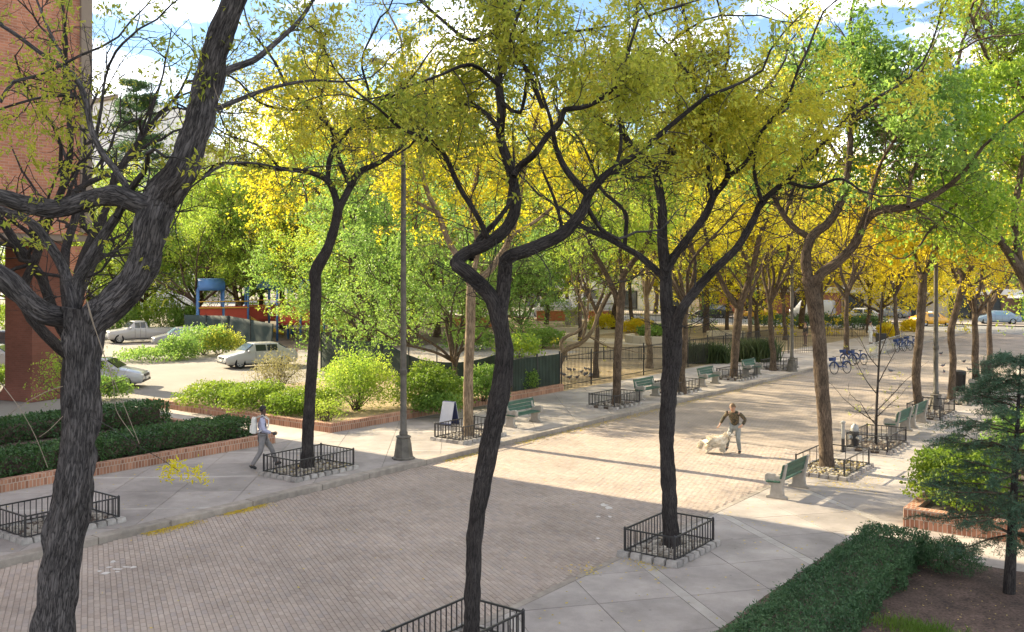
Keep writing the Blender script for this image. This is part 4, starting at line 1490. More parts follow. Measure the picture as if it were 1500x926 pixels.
# ---- right row further on: bent trunks in the dappled light
dF = 39.5
F_ = Tree('locust_tree', 'dark trunk right beside the double green benches, left of right-hand lamp', spot(1346, dF, 0), 'bark_brown', ROW)
F_.course([(1347, 606, 22), (1345, 590, 16), (1342, 548, 15), (1347, 490, 15), (1351, 430, 15), (1352, 402, 14)], dF, dF, 'trunk', .12, 16, .1)
F_.course([(1352, 412, 10), (1340, 380, 10), (1336, 356, 8), (1318, 340, 7), (1300, 320, 6), (1280, 260, 5)], dF, dF + 1, k=8)
F_.course([(1352, 410, 11), (1364, 382, 10), (1378, 354, 9), (1400, 325, 8), (1402, 270, 6), (1420, 200, 5)], dF, dF - 1, k=8)
F_.twigs(70, (1.0, 2.8), 5, (.6, 1.6), 3, (.4, .9), gn=.2, r1=.018, seed=18)
F_.leaves(26000, .14, 'leaf_orange', .18, .42, .4, cluster=.35, zmin=5.0)
dG = 43.3
G_ = Tree('locust_tree', 'crooked brown trunk just beyond the right-hand lamp post', spot(1393, dG, 0), 'bark_brown', ROW)
G_.course([(1393, 590, 20), (1394, 570, 13), (1396, 525, 12), (1393, 485, 13), (1402, 450, 12), (1408, 425, 12), (1412, 400, 12)], dG, dG, 'trunk', .12, 14, .1)
G_.course([(1411, 405, 9), (1402, 385, 8), (1392, 350, 7), (1396, 300, 6)], dG, dG + 1, k=8)
G_.course([(1412, 408, 9), (1424, 390, 8), (1440, 350, 7), (1436, 290, 5), (1460, 220, 4)], dG, dG - .8, k=8)
G_.twigs(60, (1.0, 2.8), 5, (.6, 1.6), 3, (.4, .9), gn=.2, r1=.018, seed=19)
G_.leaves(24000, .14, 'leaf_orange', .18, .42, .4, cluster=.35, zmin=5.0)

# ---- right-hand edge: large leaning green tree rooted in the planter
dE = 31.0
E_ = Tree('leafy_tree', 'light green tree leaning in from the right edge above the spruce', spot(1546, dE, .3), 'bark_brown', 'trees of the park')
E_.course([(1548, 640, 26), (1540, 560, 22), (1525, 480, 20), (1500, 410, 18), (1478, 370, 17)], dE, dE, 'trunk', .12, 14, .08)
E_.course([(1482, 378, 15), (1455, 335, 14), (1436, 290, 13), (1418, 245, 11), (1405, 195, 9), (1398, 130, 7), (1410, 60, 6)], dE, dE - .8, k=10)
E_.course([(1500, 412, 13), (1486, 330, 12), (1494, 260, 11), (1505, 190, 9), (1490, 120, 8), (1466, 60, 6), (1440, 20, 5)], dE, dE + 1, k=10)
E_.course([(1490, 130, 7), (1450, 90, 6), (1420, 20, 5)], dE + .6, dE - 1.4, k=8)
E_.course([(1496, 250, 8), (1540, 200, 7), (1570, 120, 6)], dE + .6, dE + 2, k=8)
E_.course([(1437, 292, 7), (1400, 300, 6), (1370, 330, 5)], dE - .5, dE - 2, k=8)
E_.twigs(130, (.9, 2.6), 5, (.5, 1.6), 3, (.3, .9), gn=.2, r1=.018, up=-.01, seed=21)
E_.leaves(56000, .15, 'leaf_lime', .18, .6, .5, cluster=.35, zmin=6.8)

# ---- bare sapling in the guard between the hydrant and the double bench
dS = 32.2
S_ = Tree('sapling', 'thin bare sapling inside an iron guard beside the hydrant', spot(1284, dS, 0), 'bark_dark', 'young trees')
S_.course([(1283, 654, 6), (1284, 600, 5), (1287, 540, 4), (1290, 480, 3.5), (1292, 430, 2.5)], dS, dS, 'trunk', .12, 8)
for i, (y0, dx, dy) in enumerate(((620, -46, -34), (600, 40, -40), (580, -30, -50), (560, 28, -46), (610, 22, -20), (625, -24, -36), (540, -22, -40), (520, 24, -44))):
    S_.course([(1284 + (654 - y0) * .035, y0, 2), (1284 + dx * .5, y0 + dy * .45, 1.6), (1284 + dx, y0 + dy, 1)], dS, dS + (-1) ** i * .5, k=5)
S_.twigs(40, (.3, .8), 3, (.15, .4), 2, (.1, .2), r1=.006, seed=22)
S_.leaves(260, .06, 'leaf_olive')

# ---- bare twisted pale tree behind the iron fence
dT = 49.5
T_ = Tree('twisted_tree', 'bare pale twisted tree leaning right just behind the green fence panel', ground(813, 540, ZL), 'bark_pale', 'young trees')
T_.course([(812, 541, 12), (822, 528, 11), (830, 512, 10), (848, 504, 9), (862, 492, 8), (870, 478, 6), (878, 455, 5), (890, 430, 4)], dT, dT, 'trunk', .1, 8)
T_.course([(826, 520, 8), (822, 502, 7), (832, 492, 6), (846, 486, 5), (858, 470, 5), (862, 440, 4)], dT, dT + .8, k=6)
T_.course([(850, 503, 6), (858, 478, 5), (855, 452, 5), (846, 430, 4), (838, 410, 3)], dT, dT - .8, k=6)
T_.course([(862, 462, 4), (850, 440, 4), (852, 415, 3)], dT, dT + .5, k=6)
T_.course([(862, 492, 4), (890, 508, 3), (915, 512, 2)], dT, dT - .4, k=6)
T_.twigs(24, (.4, 1.0), 3, (.3, .6), 2, (.2, .3), r1=.012, seed=23)
T_.leaves(220, .1, 'leaf_gold')

# ---- trees grown about the origin, then set out in park, planter and street
V1 = bake_meshes(bake_tree(101, 16, 3.2, 1.25, .24, 30000, .19, .30, limbs=8, lvl2=11, up=-.02), 'broad', 'bark_brown')
V2 = bake_meshes(bake_tree(102, 21, 5.0, 1.1, .28, 34000, .21, .34, limbs=8, lvl2=11), 'tall', 'bark_brown')
V3 = bake_meshes(bake_tree(103, 12, 2.3, 1.3, .18, 26000, .16, .26, limbs=8, lvl2=10, up=-.03), 'small', 'bark_brown')
V4 = bake_meshes(bake_tree(104, 13, 4.6, 1.1, .20, 9500, .12, .16, limbs=5, gn=.22, aspect=.4), 'locust', 'bark_brown')
V5 = bake_meshes(bake_tree(105, 15, 2.2, 1.25, .24, 36000, .20, .32, limbs=9, lvl2=11, up=-.03), 'lush', 'bark_brown')
V6 = bake_meshes(bake_tree(106, 14, 5.0, 1.1, .25, 3600, .075, .10, limbs=5, gn=.25, aspect=.35, lvl2=12), 'bare', 'bark_dark')

PK = 'trees of the park'
plant(V6, 'locust_tree', 'dark locust trunk in corner guard behind the huge leaning trunk', ground(88, 779, ZL), 'leaf_olive', 'bark_dark', .95, 2.0, ROW)
plant(V4, 'locust_tree', 'slender brown locust seen directly beyond the straight dark trunk', ground(999, 577, ZL), 'leaf_gold', None, 1.0, 1.0, ROW)
plant(V4, 'locust_tree', 'thin locust standing just left of the far left-hand lamp post', ground(1132, 543, ZL), 'leaf_yellow', None, .95, 4.0, ROW)
plant(V4, 'locust_tree', 'brown trunk beyond the crooked one, third past the right-hand lamp', spot(1429, 47.0, 0), 'leaf_orange', None, .95, 2.2, ROW)
plant(V4, 'locust_tree', 'farthest slanting trunk of the right-hand row near the street', spot(1450, 55.0, 0), 'leaf_yellow', None, .9, 5.0, ROW)
# planter and lot side
plant(V2, 'maple_tree', 'tall yellow tree rising behind the slim leaning locust, sky above it', spot(512, 78), 'leaf_yellow', None, 1.15, .4, PK)
plant(V5, 'maple_tree', 'lush green tree overhanging the green fabric fence behind lamp post', spot(552, 52), 'leaf_green', None, .80, 2.6, PK)
plant(V3, 'maple_tree', 'dark green tree in the planter, trunk beside the pale locust', spot(667, 43, ZL + .25), 'leaf_green', None, .72, 1.1, PK)
plant(V2, 'maple_tree', 'bright green tree over the play structure with blue roof', spot(414, 96), 'leaf_lime', None, 1.12, 3.6, PK)
plant(V3, 'maple_tree', 'pale stemmed green tree behind the dark fabric fence at the car park', spot(352, 90), 'leaf_green', 'bark_pale', 1.2, 5.2, PK)
plant(V3, 'maple_tree', 'yellow green tree between brick building and car park', spot(215, 96), 'leaf_lime', None, 1.3, .8, PK)
plant(V1, 'maple_tree', 'green tree far behind the parked cars left of centre', spot(290, 96), 'leaf_green', None, .92, 2.9, PK)
plant(V3, 'maple_tree', 'olive tree behind the brick pier at left edge', spot(125, 98), 'leaf_olive', None, 1.25, 4.9, PK)
plant(V3, 'maple_tree', 'small green tree under the low limb at the far left', spot(28, 96), 'leaf_lime', None, 1.2, 1.9, PK)
# park
park = [
    (V2, 640, 84, 'leaf_lime', 1.12, 'tall lime tree filling the gap right of the lamp post'),
    (V2, 740, 92, 'leaf_yellow', 1.1, 'yellow green park tree behind the S-bent trunk'),
    (V1, 800, 96, 'leaf_lime', 1.15, 'lime green park tree behind the twisted bare tree'),
    (V4, 873, 52, 'leaf_lime', .85, 'slim park tree with thin straight stem just inside iron fence'),
    (V4, 951, 57, 'leaf_lime', 1.05, 'straight pale trunk inside iron fence left of the straight dark trunk'),
    (V2, 900, 96, 'leaf_yellow', 1.1, 'yellow tree deep in the park beyond the stone seat wall'),
    (V2, 1035, 90, 'leaf_yellow', 1.1, 'tall yellow park tree right of the straight dark trunk'),
    (V1, 1110, 84, 'leaf_yellow', 1.0, 'yellow park tree in front of the orange taxi'),
    (V2, 1175, 96, 'leaf_yellow', 1.15, 'tall yellow tree behind the far left-hand lamp post'),
    (V4, 1240, 66, 'leaf_orange', 1.0, 'thin orange locust rising behind the blue bicycles'),
    (V1, 1290, 86, 'leaf_orange', .95, 'golden orange tree near the person in white'),
    (V1, 1345, 94, 'leaf_yellow', .9, 'golden tree at the street end of the walk'),
    (V5, 720, 104, 'leaf_lime', 1.0, 'lime tree deep in the park left of the red brick wall'),
    (V2, 384, 92, 'leaf_lime', .98, 'lime tree rising behind the play structures'),
    (V2, 290, 84, 'leaf_lime', .75, 'lime tree behind the silver car'),
    (V3, 505, 58, 'leaf_lime', .8, 'small lime tree right of the slim leaning trunk'),
    (V4, 1205, 78, 'leaf_yellow', 1.0, 'thin yellow park tree behind the sunlit brown trunk'),
    (V4, 1272, 90, 'leaf_orange', 1.0, 'thin orange park tree behind the person in white'),
    (V4, 1314, 74, 'leaf_yellow', .95, 'thin yellow tree beside the grey barriers'),
    (V4, 1098, 72, 'leaf_lime', .95, 'thin lime park tree behind the tall grasses'),
    (V1, 175, 92, 'leaf_lime', .95, 'yellow green tree left of the dark pine behind the lot'),
    (V1, 345, 104, 'leaf_lime', 1.25, 'lime tree beyond the play structures, left of yellow tree'),
    (V5, 470, 92, 'leaf_lime', 1.1, 'dense lime tree behind the red play panels'),
    (V3, 610, 76, 'leaf_green', 1.1, 'small green tree low behind the lamp post'),
    (V3, 700, 78, 'leaf_lime', 1.0, 'small lime tree low behind the pale locust trunk'),
    (V3, 765, 74, 'leaf_green', .85, 'small green tree above the green fence panel'),
    (V4, 850, 80, 'leaf_olive', 1.0, 'slim olive park tree near the stone pillar'),
    (V4, 925, 95, 'leaf_yellow', 1.1, 'slim yellow park tree behind two-stemmed locust'),
    (V4, 1065, 92, 'leaf_lime', 1.0, 'slim lime park tree behind the forked locust'),
    (V4, 1150, 80, 'leaf_olive', .9, 'slim olive park tree just left of far lamp'),
    (V1, 1000, 100, 'leaf_green', 1.1, 'green tree at the far park edge near white van'),
]
for ms, px, d, lf, sc, lab in park:
    plant(ms, 'park_tree', lab, spot(px, d), lf, 'bark_pale' if 'pale' in lab else None, sc, None, PK)
far = [
    (V2, 606, 118, 'leaf_yellow', 1.5, 'big far yellow tree right above the lamp post'),
    (V2, 560, 120, 'leaf_yellow', 1.15, 'hazy yellow tree far behind the lush green tree'),
    (V2, 690, 135, 'leaf_lime', 1.2, 'far street tree behind the dark green planter tree'),
    (V2, 830, 130, 'leaf_lime', 1.15, 'far street tree above the red brick wall'),
    (V1, 960, 132, 'leaf_yellow', 1.4, 'far yellow street tree above the white van'),
    (V2, 1080, 138, 'leaf_lime', 1.15, 'far lime street tree left of the orange taxi'),
    (V1, 1160, 128, 'leaf_orange', 1.2, 'far orange street tree right of the orange taxi'),
    (V2, 1250, 132, 'leaf_yellow', 1.0, 'far golden street tree above the white cars'),
    (V1, 1330, 122, 'leaf_orange', 1.05, 'far orange street tree beside the yellow taxi'),
    (V1, 1400, 125, 'leaf_orange', 1.1, 'far golden street tree above the green shopfront'),
    (V2, 1480, 128, 'leaf_lime', 1.05, 'far lime street tree above the blue grey car'),
    (V1, 440, 118, 'leaf_green', 1.2, 'far green tree behind the play structures'),
    (V2, 1560, 60, 'leaf_lime', .9, 'tall lime tree mostly beyond the right edge'),
]
for ms, px, d, lf, sc, lab in far:
    plant(ms, 'street_tree', lab, spot(px, d, 0), lf, None, sc, None, 'far street trees')

# ---- conifers
def conifer(name, label, base, H, Rb, rt, nb, per, m, needle, z0, seed, droop=-.12, lean=(0, 0), skip=None, dens=1.0):
    g = np.random.default_rng(seed)
    r = thing(name, label, 'tree', tuple(base), group='conifers')
    z = np.linspace(0, H, 12)
    P = np.stack([lean[0] * z / H, lean[1] * z / H, z], 1)
    rr = rt * (1 - .93 * z / H)
    v, q, u = tubes(P[None], rr[None], 10)
    mesh_obj('trunk', np_mesh('trunk', v, q, u), 'bark_dark', r)
    tiers = max(9, nb // (9 if H < 10 else 4))
    k = np.arange(nb) % tiers
    zz = z0 + (H - z0) * (np.clip(k + .5 + g.normal(0, .16 if H < 10 else .8, nb), .1, tiers) / tiers) ** 1.1
    zz = np.clip(zz, z0 * .8, H * .985)
    az = np.arange(nb) * 2.399 + g.normal(0, .25, nb)
    t = np.clip((zz - z0) / (H - z0), 0, 1)
    L = Rb * (1 - t) ** .75 * g.uniform(.72, 1.12, nb) + .10
    S = np.stack([lean[0] * zz / H, lean[1] * zz / H, zz], 1)
    D = np.stack([np.cos(az), np.sin(az), .12 + .6 * t ** 2], 1)
    br = walk(S, D, L, 9, .04, droop * .4, g)
    br[:, 5:, 2] += (np.linspace(0, 1, 4) ** 2)[None, :] * (.12 * L)[:, None]
    RR = np.minimum(.03, .012 * L + .004)[:, None] * np.linspace(1, .25, 9)[None]
    def flat(P0, R0, per, L_, r_, n_):
        q_, w_ = sprout(P0, R0, per, .1, .95, L_, r_, n_, .05, 0, g)
        q_[:, :, 2] = q_[:, :1, 2] + (q_[:, :, 2] - q_[:, :1, 2]) * .22 - np.linspace(0, 1, n_)[None] ** 1.5 * .12 * (q_[:, -1:, 0] - q_[:, :1, 0]).__abs__() - np.linspace(0, 1, n_)[None] * .03
        return q_, w_
    tw, tr = flat(br, RR, per, (.22 * Rb, .42 * Rb), .006, 5)
    tw2, tr2 = flat(tw, tr, 4, (.07 * Rb, .17 * Rb), .003, 4)
    v, q, u = join([tubes(br, RR, 5), tubes(tw, tr, 3), tubes(tw2, tr2, 3)])
    mesh_obj('branches', np_mesh('branches', v, q, u), 'bark_brown', r, kind='stuff')
    n = int(len(tw2) * 26 * dens)
    c = np.concatenate([on_twigs(tw2, int(n * .7), 0, .006, g), on_twigs(tw, int(n * .22), .1, .006, g), on_twigs(br, n - int(n * .7) - int(n * .22), .2, .006, g)])
    V, Q = leaf_quads(c, needle, .16, .1, g)
    mesh_obj('needles', np_mesh('needles', V, Q, smooth=False), m, r, kind='stuff')
    return r
sp = ground(1478, 872)
conifer('spruce_tree', 'dark blue green spruce standing in the mulch bed at right edge', (sp[0], sp[1], .02), 4.4, 1.85, .11, 72, 15, 'spruce_needle', .06, 1.0, 31, lean=(.18, .1), dens=.72)
conifer('pine_tree', 'dark pine standing tall against the sky behind left building', spot(200, 100), 26, 5.4, .4, 90, 9, 'leaf_deep', .42, 8.0, 32, dens=.42)

# ---- hedges and shrubs
hedge('long dark clipped hedge in the brick planter along the left pavement', -27.35, -25.95, 3, 20.3, ZL + .27, .62, 30000, 'hedge_leaf', .085, group='hedges')
hedge('second clipped hedge at the back of the left planter near car park', -32.2, -30.9, 5, 20.5, ZL + .27, .74, 18000, 'hedge_leaf', .10, group='hedges')
hedge('broad yew hedge bordering the mulch bed at bottom right', -5.95, -4.75, 8.5, 20.6, .03, .60, 60000, 'yew_leaf', .056, lump=.10, group='hedges', aspect=.38)
shrub('yew_shrub', 'rounded yew bush ending the broad hedge beside the side path', (-4.3, 20.1, .04), .62, .34, 6500, 'yew_leaf', .055, aspect=.3)
shrub('spirea_shrub', 'bright lime low shrub at the near planter corner behind walking person', (-28.8, 24.9, ZL + .2), 1.5, .55, 8000, 'leaf_bright', .10, group='sunlit planter shrubs')
shrub('spirea_shrub', 'yellow lime shrub left of the walking person at the side path', (-31.2, 24.8, ZL + .2), 1.7, .58, 8000, 'leaf_bright', .10, group='sunlit planter shrubs')
shrub('spirea_shrub', 'low lime shrub farther left along the path edge', (-33.8, 24.7, ZL + .2), 1.7, .5, 7000, 'leaf_bright', .10, group='sunlit planter shrubs')
p = spot(522, 38.0, ZL + .25)
shrub('rose_shrub', 'big round yellow green shrub behind the tall lamp post', p, 1.75, 1.22, 12000, 'leaf_lime', .085, stems=22, group='sunlit planter shrubs', hollow=.15)
p = spot(405, 42.5, ZL + .25)
shrub('rose_shrub', 'pale dry flowering shrub in front of the white car', p, 1.35, 1.1, 3800, 'leaf_ivory', .07, stems=26, group='sunlit planter shrubs', hollow=.1)
p = spot(478, 35.0, ZL + .25)
shrub('rose_shrub', 'small thin twiggy shrub at the planter front left of lamp', p, .8, .5, 1400, 'leaf_lime', .06, stems=20, group='sunlit planter shrubs', hollow=.1)
p = spot(630, 38.5, ZL + .25)
shrub('laurel_shrub', 'vivid green shrub right of the lamp post in sunlight', p, 1.5, .95, 9000, 'leaf_bright', .11, group='sunlit planter shrubs')
p = spot(640, 37.6, ZL + .25)
shrub('laurel_shrub', 'low glossy green shrub behind the white sign board', p, 1.0, .42, 4200, 'leaf_green', .10, group='sunlit planter shrubs')
p = spot(708, 40.5, ZL + .25)
shrub('laurel_shrub', 'dark green shrub behind the S-bent trunk at the planter', p, 1.2, .8, 6000, 'leaf_green', .11, group='sunlit planter shrubs')
p = spot(765, 44.5, ZL + .25)
shrub('laurel_shrub', 'round dark shrub in front of green fence panel', p, .8, .6, 4000, 'leaf_green', .10, group='sunlit planter shrubs')
p = spot(298, 66)
shrub('loose_shrub', 'loose grey green bush beside the silver car on the verge', p, 2.2, 1.15, 3000, 'leaf_green', .17, stems=14, group='car park bushes', ry=2.0)
shrub('loose_shrub', 'dark leafy bush at the nose of the silver car', spot(262, 63), 1.5, .8, 3200, 'leaf_green', .15, group='car park bushes')
shrub('loose_shrub', 'grey green bush right of silver car near fabric fence', spot(322, 66), 1.7, 1.0, 3200, 'leaf_olive', .15, group='car park bushes')
p = spot(225, 62)
shrub('loose_shrub', 'low leafy bush in front of the white pickup', p, 2.4, .45, 3600, 'leaf_green', .15, group='car park bushes')
p = spot(158, 43, ZL + .1)
shrub('loose_shrub', 'green bush beside wheel of the white car near big trunk', p, 1.0, .5, 3000, 'leaf_green', .12, group='car park bushes')
for i_, (px_, d_, rx_, rz_, m_, lab_) in enumerate((
    (165, 86, 3.2, 1.5, 'leaf_green', 'tall green bush screening the lot behind the white pickup'),
    (235, 90, 3.4, 1.7, 'leaf_lime', 'tall lime bush screening the lot behind the silver car'),
    (285, 88, 2.6, 1.4, 'leaf_green', 'green bush left of the dark fabric fence'),
    (20, 88, 3.4, 1.6, 'leaf_lime', 'tall lime bush behind the dark suv at left edge'),
    (90, 90, 3.2, 1.6, 'leaf_green', 'tall green bush between the brick pier and pickup'))):
    shrub('screen_bush', lab_, spot(px_, d_), rx_, rz_, 5200, m_, .2, group='car park bushes')
p = spot(12, 46, ZL + .1)
shrub('loose_shrub', 'sunny yellow green bush at far left behind brick pier', p, 1.4, .6, 3500, 'leaf_bright', .12, group='car park bushes')
p = spot(110, 38.5, ZL + .2)
shrub('loose_shrub', 'thin leafy sprout shrub between building and hedge', p, 1.6, 1.6, 2600, 'leaf_lime', .10, group='car park bushes', hollow=.1, stems=18)
p = ground(1400, 742)
shrub('laurel_shrub', 'vivid green bush behind the spruce on the right planter', (-4.9, 24.5, .35), 1.3, .8, 9000, 'leaf_bright', .10, group='right planter shrubs')
shrub('laurel_shrub', 'smaller green bush behind the spruce trunk at right edge', (-2.3, 24.5, .35), 1.1, .5, 5500, 'leaf_green', .10, group='right planter shrubs')
shrub('laurel_shrub', 'green bush along the right planter beyond the spruce top', (-4.2, 31, .35), 1.4, .9, 6000, 'leaf_green', .12, group='right planter shrubs')
p = spot(1334, 92, 0)
shrub('rose_shrub', 'small golden shrub by the yellow taxi', p, 1.0, .7, 2200, 'leaf_orange', .18, group='right planter shrubs')
for i, (px, d, rx, rz, m_, lab) in enumerate((
    (795, 72, 1.8, .8, 'leaf_green', 'green bush beside the curved stone seat in the park'),
    (760, 64, 1.6, .9, 'leaf_lime', 'lime bush in the park above green fence panel'),
    (690, 70, 2.0, 1.0, 'leaf_green', 'green bush in the park behind pale trunk'),
    (885, 96, 1.6, .8, 'leaf_yellow', 'yellow bush deep in the park beyond two-stemmed locust'),
    (935, 90, 1.6, .7, 'leaf_orange', 'golden bush in the park near pale straight trunk'),
    (960, 84, 1.5, .6, 'leaf_green', 'clipped green bush on the stone planter in the park'),
    (1135, 100, 2.6, .7, 'leaf_deep', 'dark hedge bush under the orange taxi'),
    (1200, 98, 2.8, .8, 'leaf_deep', 'dark hedge bush left of the white cars'),
    (1265, 96, 2.6, .8, 'leaf_deep', 'dark hedge bush below the white cars'),
    (1300, 82, 1.0, .7, 'leaf_orange', 'yellow bush near the person in white'))):
    shrub('park_bush', lab, spot(px, d), rx, rz, 2600, m_, .2, group='park bushes')
# tall ornamental grasses behind the fence
def grasses(label, px0, px1, d, h, n):
    a, b = spot(px0, d), spot(px1, d)
    r = thing('ornamental_grass', label, 'grass', tuple((a + b) / 2), group='grass clumps behind the fence')
    c = (a + b) / 2
    t = rng.random(n)[:, None]
    S = a * (1 - t) + b * t + rng.normal(0, .22, (n, 3)) * np.array([1, 1, 0]) - c
    D = unit(np.stack([rng.normal(0, .22, n), rng.normal(0, .22, n), np.ones(n)], 1))
    L = h * rng.uniform(.6, 1.1, (n, 1))
    W = unit(np.cross(D, rng.normal(0, 1, (n, 3)))) * .028
    m1 = S + D * L * .55
    tip = S + D * L * .9 + np.array([1, 0, 0]) * rng.normal(0, .16, (n, 1)) - np.array([0, 0, .06])
    V = np.stack([S - W, S + W, m1 + W * .9, m1 - W * .9, m1 + W * .9, m1 - W * .9, tip - W * .2, tip + W * .2], 1).reshape(-1, 3)
    i = np.arange(n)[:, None] * 8
    Q = np.concatenate([i + np.array([[0, 1, 2, 3]]), i + np.array([[5, 4, 7, 6]])])
    mesh_obj('blades', np_mesh('blades', V, Q, smooth=False), 'reed_blade', r, kind='stuff')
    MB().lathe([(.25, -.02), (.3, .05), (.15, .12)], (0, 0, 0), 10).build('root_clump', 'soil', r)
grasses('tall green grasses behind iron fence left of forked locust', 1012, 1060, 60, 1.5, 1500)
grasses('tall green grasses behind iron fence right of forked locust', 1082, 1132, 61, 1.7, 1700)
def lawn_tuft():
    n = 1100
    g = ground(1345, 928)
    S = np.stack([g[0] + rng.normal(0, .38, n), g[1] + rng.normal(0, .22, n), np.full(n, .05)], 1)
    D = unit(np.stack([rng.normal(0, .4, n), rng.normal(0, .4, n), np.ones(n)], 1))
    W = unit(np.cross(D, rng.normal(0, 1, (n, 3)))) * .008
    L = rng.uniform(.06, .15, (n, 1))
    V = np.stack([S - W, S + W, S + D * L + W * .2, S + D * L - W * .2], 1).reshape(-1, 3)
    tag(mesh_obj('grass_tuft', np_mesh('grass_tuft', V, np.arange(4 * n).reshape(n, 4), smooth=False), 'grass_blade'), 'bright green grass tuft in the mulch at bottom edge', 'grass', kind='stuff')
lawn_tuft()

# ================================================================== buildings
def windows(parent, xs, zs, y, w, h, face='S', frame='trim', depth=.12, pane='pane'):
    """window openings as parts: a frame with its pane as sub-part; wall plane at y (facing -Y) or x (face E)"""
    for x in xs:
        for z in zs:
            f = MB()
            t = .09
            for (cx, cz, sx, sz) in ((0, h / 2, w + t, t), (0, -h / 2, w + t, t), (-w / 2, 0, t, h - t), (w / 2, 0, t, h - t), (0, 0, t * .6, h - t)):
                if face == 'S':
                    f.box((x + cx, y - .02, z + cz), (sx, depth, sz))
                else:
                    f.box((y + .02, x + cx, z + cz), (depth, sx, sz))
            fo = f.build('window', frame, parent)
            if face == 'S':
                MB().box((x, y + .005, z), (w, .03, h)).build('pane', pane, fo)
            else:
                MB().box((y - .005, x, z), (.03, w, h)).build('pane', pane, fo)

# brick block on piers at the left: it throws the shade over the near part of the walk
bb = thing('brick_building', 'tall red brick building on piers at the left edge', 'building', (-38.3, 21.6, ZL))
MB().box((-11, -21, 27.4), (22, 42, 40.2)).build('wall', 'building_brick', bb)
MB().box((.06, -.24, 27.2), (.14, .48, 39.6)).build('corner_strip', 'building_stone', bb)
MB().box((-11, -21, 7.17), (21.9, 41.9, .26)).build('soffit', 'building_stone', bb)
for (px, dd, w, dp, mm) in ((52, 43.4, 1.75, 1.75, 'dark_brick'), (98, 50.0, 1.3, 1.3, 'building_brick'), (-60, 44, 1.8, 1.8, 'dark_brick')):
    p = spot(px, dd)
    MB().box((p[0] + 38.3, p[1] - 21.6, 3.55), (w, dp, 7.1), rz=rad(12)).build('pier', mm, bb)
    MB().box((p[0] + 38.3, p[1] - 21.6, .3), (w + .5, dp + .5, .6), rz=rad(12), taper=.82).build('pier_base', mm, bb, bevel=.02)

def facade(label, x0, x1, y, z1, m, storey=3.6, bay=3.2, w=1.3, h=1.7, shop=True, depth=14, frame='trim', name='far_building'):
    r = thing(name, label, 'building', ((x0 + x1) / 2, y, 0), group='buildings across the far street')
    W = x1 - x0
    MB().box((0, depth / 2, z1 / 2), (W, depth, z1)).build('wall', m, r)
    MB().box((0, -.15, z1 + .2), (W + .3, .7, .6)).build('cornice', 'building_stone', r)
    n = max(1, int(W / bay))
    xs = [-W / 2 + W * (i + .5) / n for i in range(n)]
    zs = [5.6 + storey * k for k in range(int((z1 - 6.5) / storey) + 1)]
    windows(r, xs, zs[:4], -.0, w, h, 'S', frame)
    if shop:
        for x in xs[::2]:
            f = MB().box((x, -.06, 1.6), (bay * .8, .14, 2.7)).build('shop_window', frame, r)
            MB().box((x, -.15, 1.65), (bay * .72, .05, 2.4)).build('pane', 'pane', f)
        MB().box((0, -.12, 3.5), (W - .2, .3, .7)).build('fascia', 'facade_white', r)
    return r
facade('pale long block behind the park trees', -130, -88, 126, 15, 'facade_tan')
facade('white low building glimpsed behind white vans', -88, -60, 127, 12, 'facade_white')
facade('red brick walk-up behind the park centre', -60, -40, 125.5, 15, 'facade_red')
facade('tan building behind the orange taxi', -40, -24, 126, 16, 'facade_tan')
r = facade('dark shopfront building with green doors behind the yellow taxi', -24, -6, 125, 14, 'facade_brown')
for k in range(4):
    MB().box((-3.2 + k * 1.1, -.24, 1.5), (1.0, .06, 2.6)).build('green_door', 'awning_green', r)
MB().add([(-5, -.1, 3.4), (2, -.1, 3.4), (2, -1.6, 2.9), (-5, -1.6, 2.9), (-5, -.1, 3.3), (2, -.1, 3.3), (2, -1.6, 2.8), (-5, -1.6, 2.8)],
         [(0, 1, 2, 3), (7, 6, 5, 4), (3, 2, 6, 7), (0, 3, 7, 4), (2, 1, 5, 6)]).build('awning', 'facade_white', r)
facade('grey building at the right end of the far street', -6, 26, 127, 18, 'facade_grey')
p = spot(158, 150, 0)
facade('white apartment block above the car park at upper left', p[0] - 13, p[0] + 2.5, p[1], 33, 'facade_white', bay=3, name='apartment_block')
p = spot(222, 190, 0)
facade('pale distant block beside the dark pine', p[0] - 10, p[0] + 8, p[1], 31, 'facade_tan', bay=3, name='apartment_block')
# ================================================================== tree pits and their guards
cob = []
for i in range(4):
    mb = MB().box((0, 0, 0), (.235, .15, .12), taper=.86)
    v = [(x + R.uniform(-.012, .012), y + R.uniform(-.01, .01), z + R.uniform(-.01, .01)) for x, y, z in mb.v]
    mb.v = v
    me = mb.mesh('cobble')
    me.materials.append(MAT('cobble'))
    cob.append(me)
pk_me = MB().box((0, 0, 0), (.016, .016, .46)).mesh('picket')
pk_me.materials.append(MAT('iron'))
post_me = MB().box((0, 0, -.01), (.04, .04, .56)).add([(-.026, -.026, .27), (.026, -.026, .27), (.026, .026, .27), (-.026, .026, .27), (0, 0, .31)], [(0, 1, 4), (1, 2, 4), (2, 3, 4), (3, 0, 4), (3, 2, 1, 0)]).mesh('post')
post_me.materials.append(MAT('iron'))

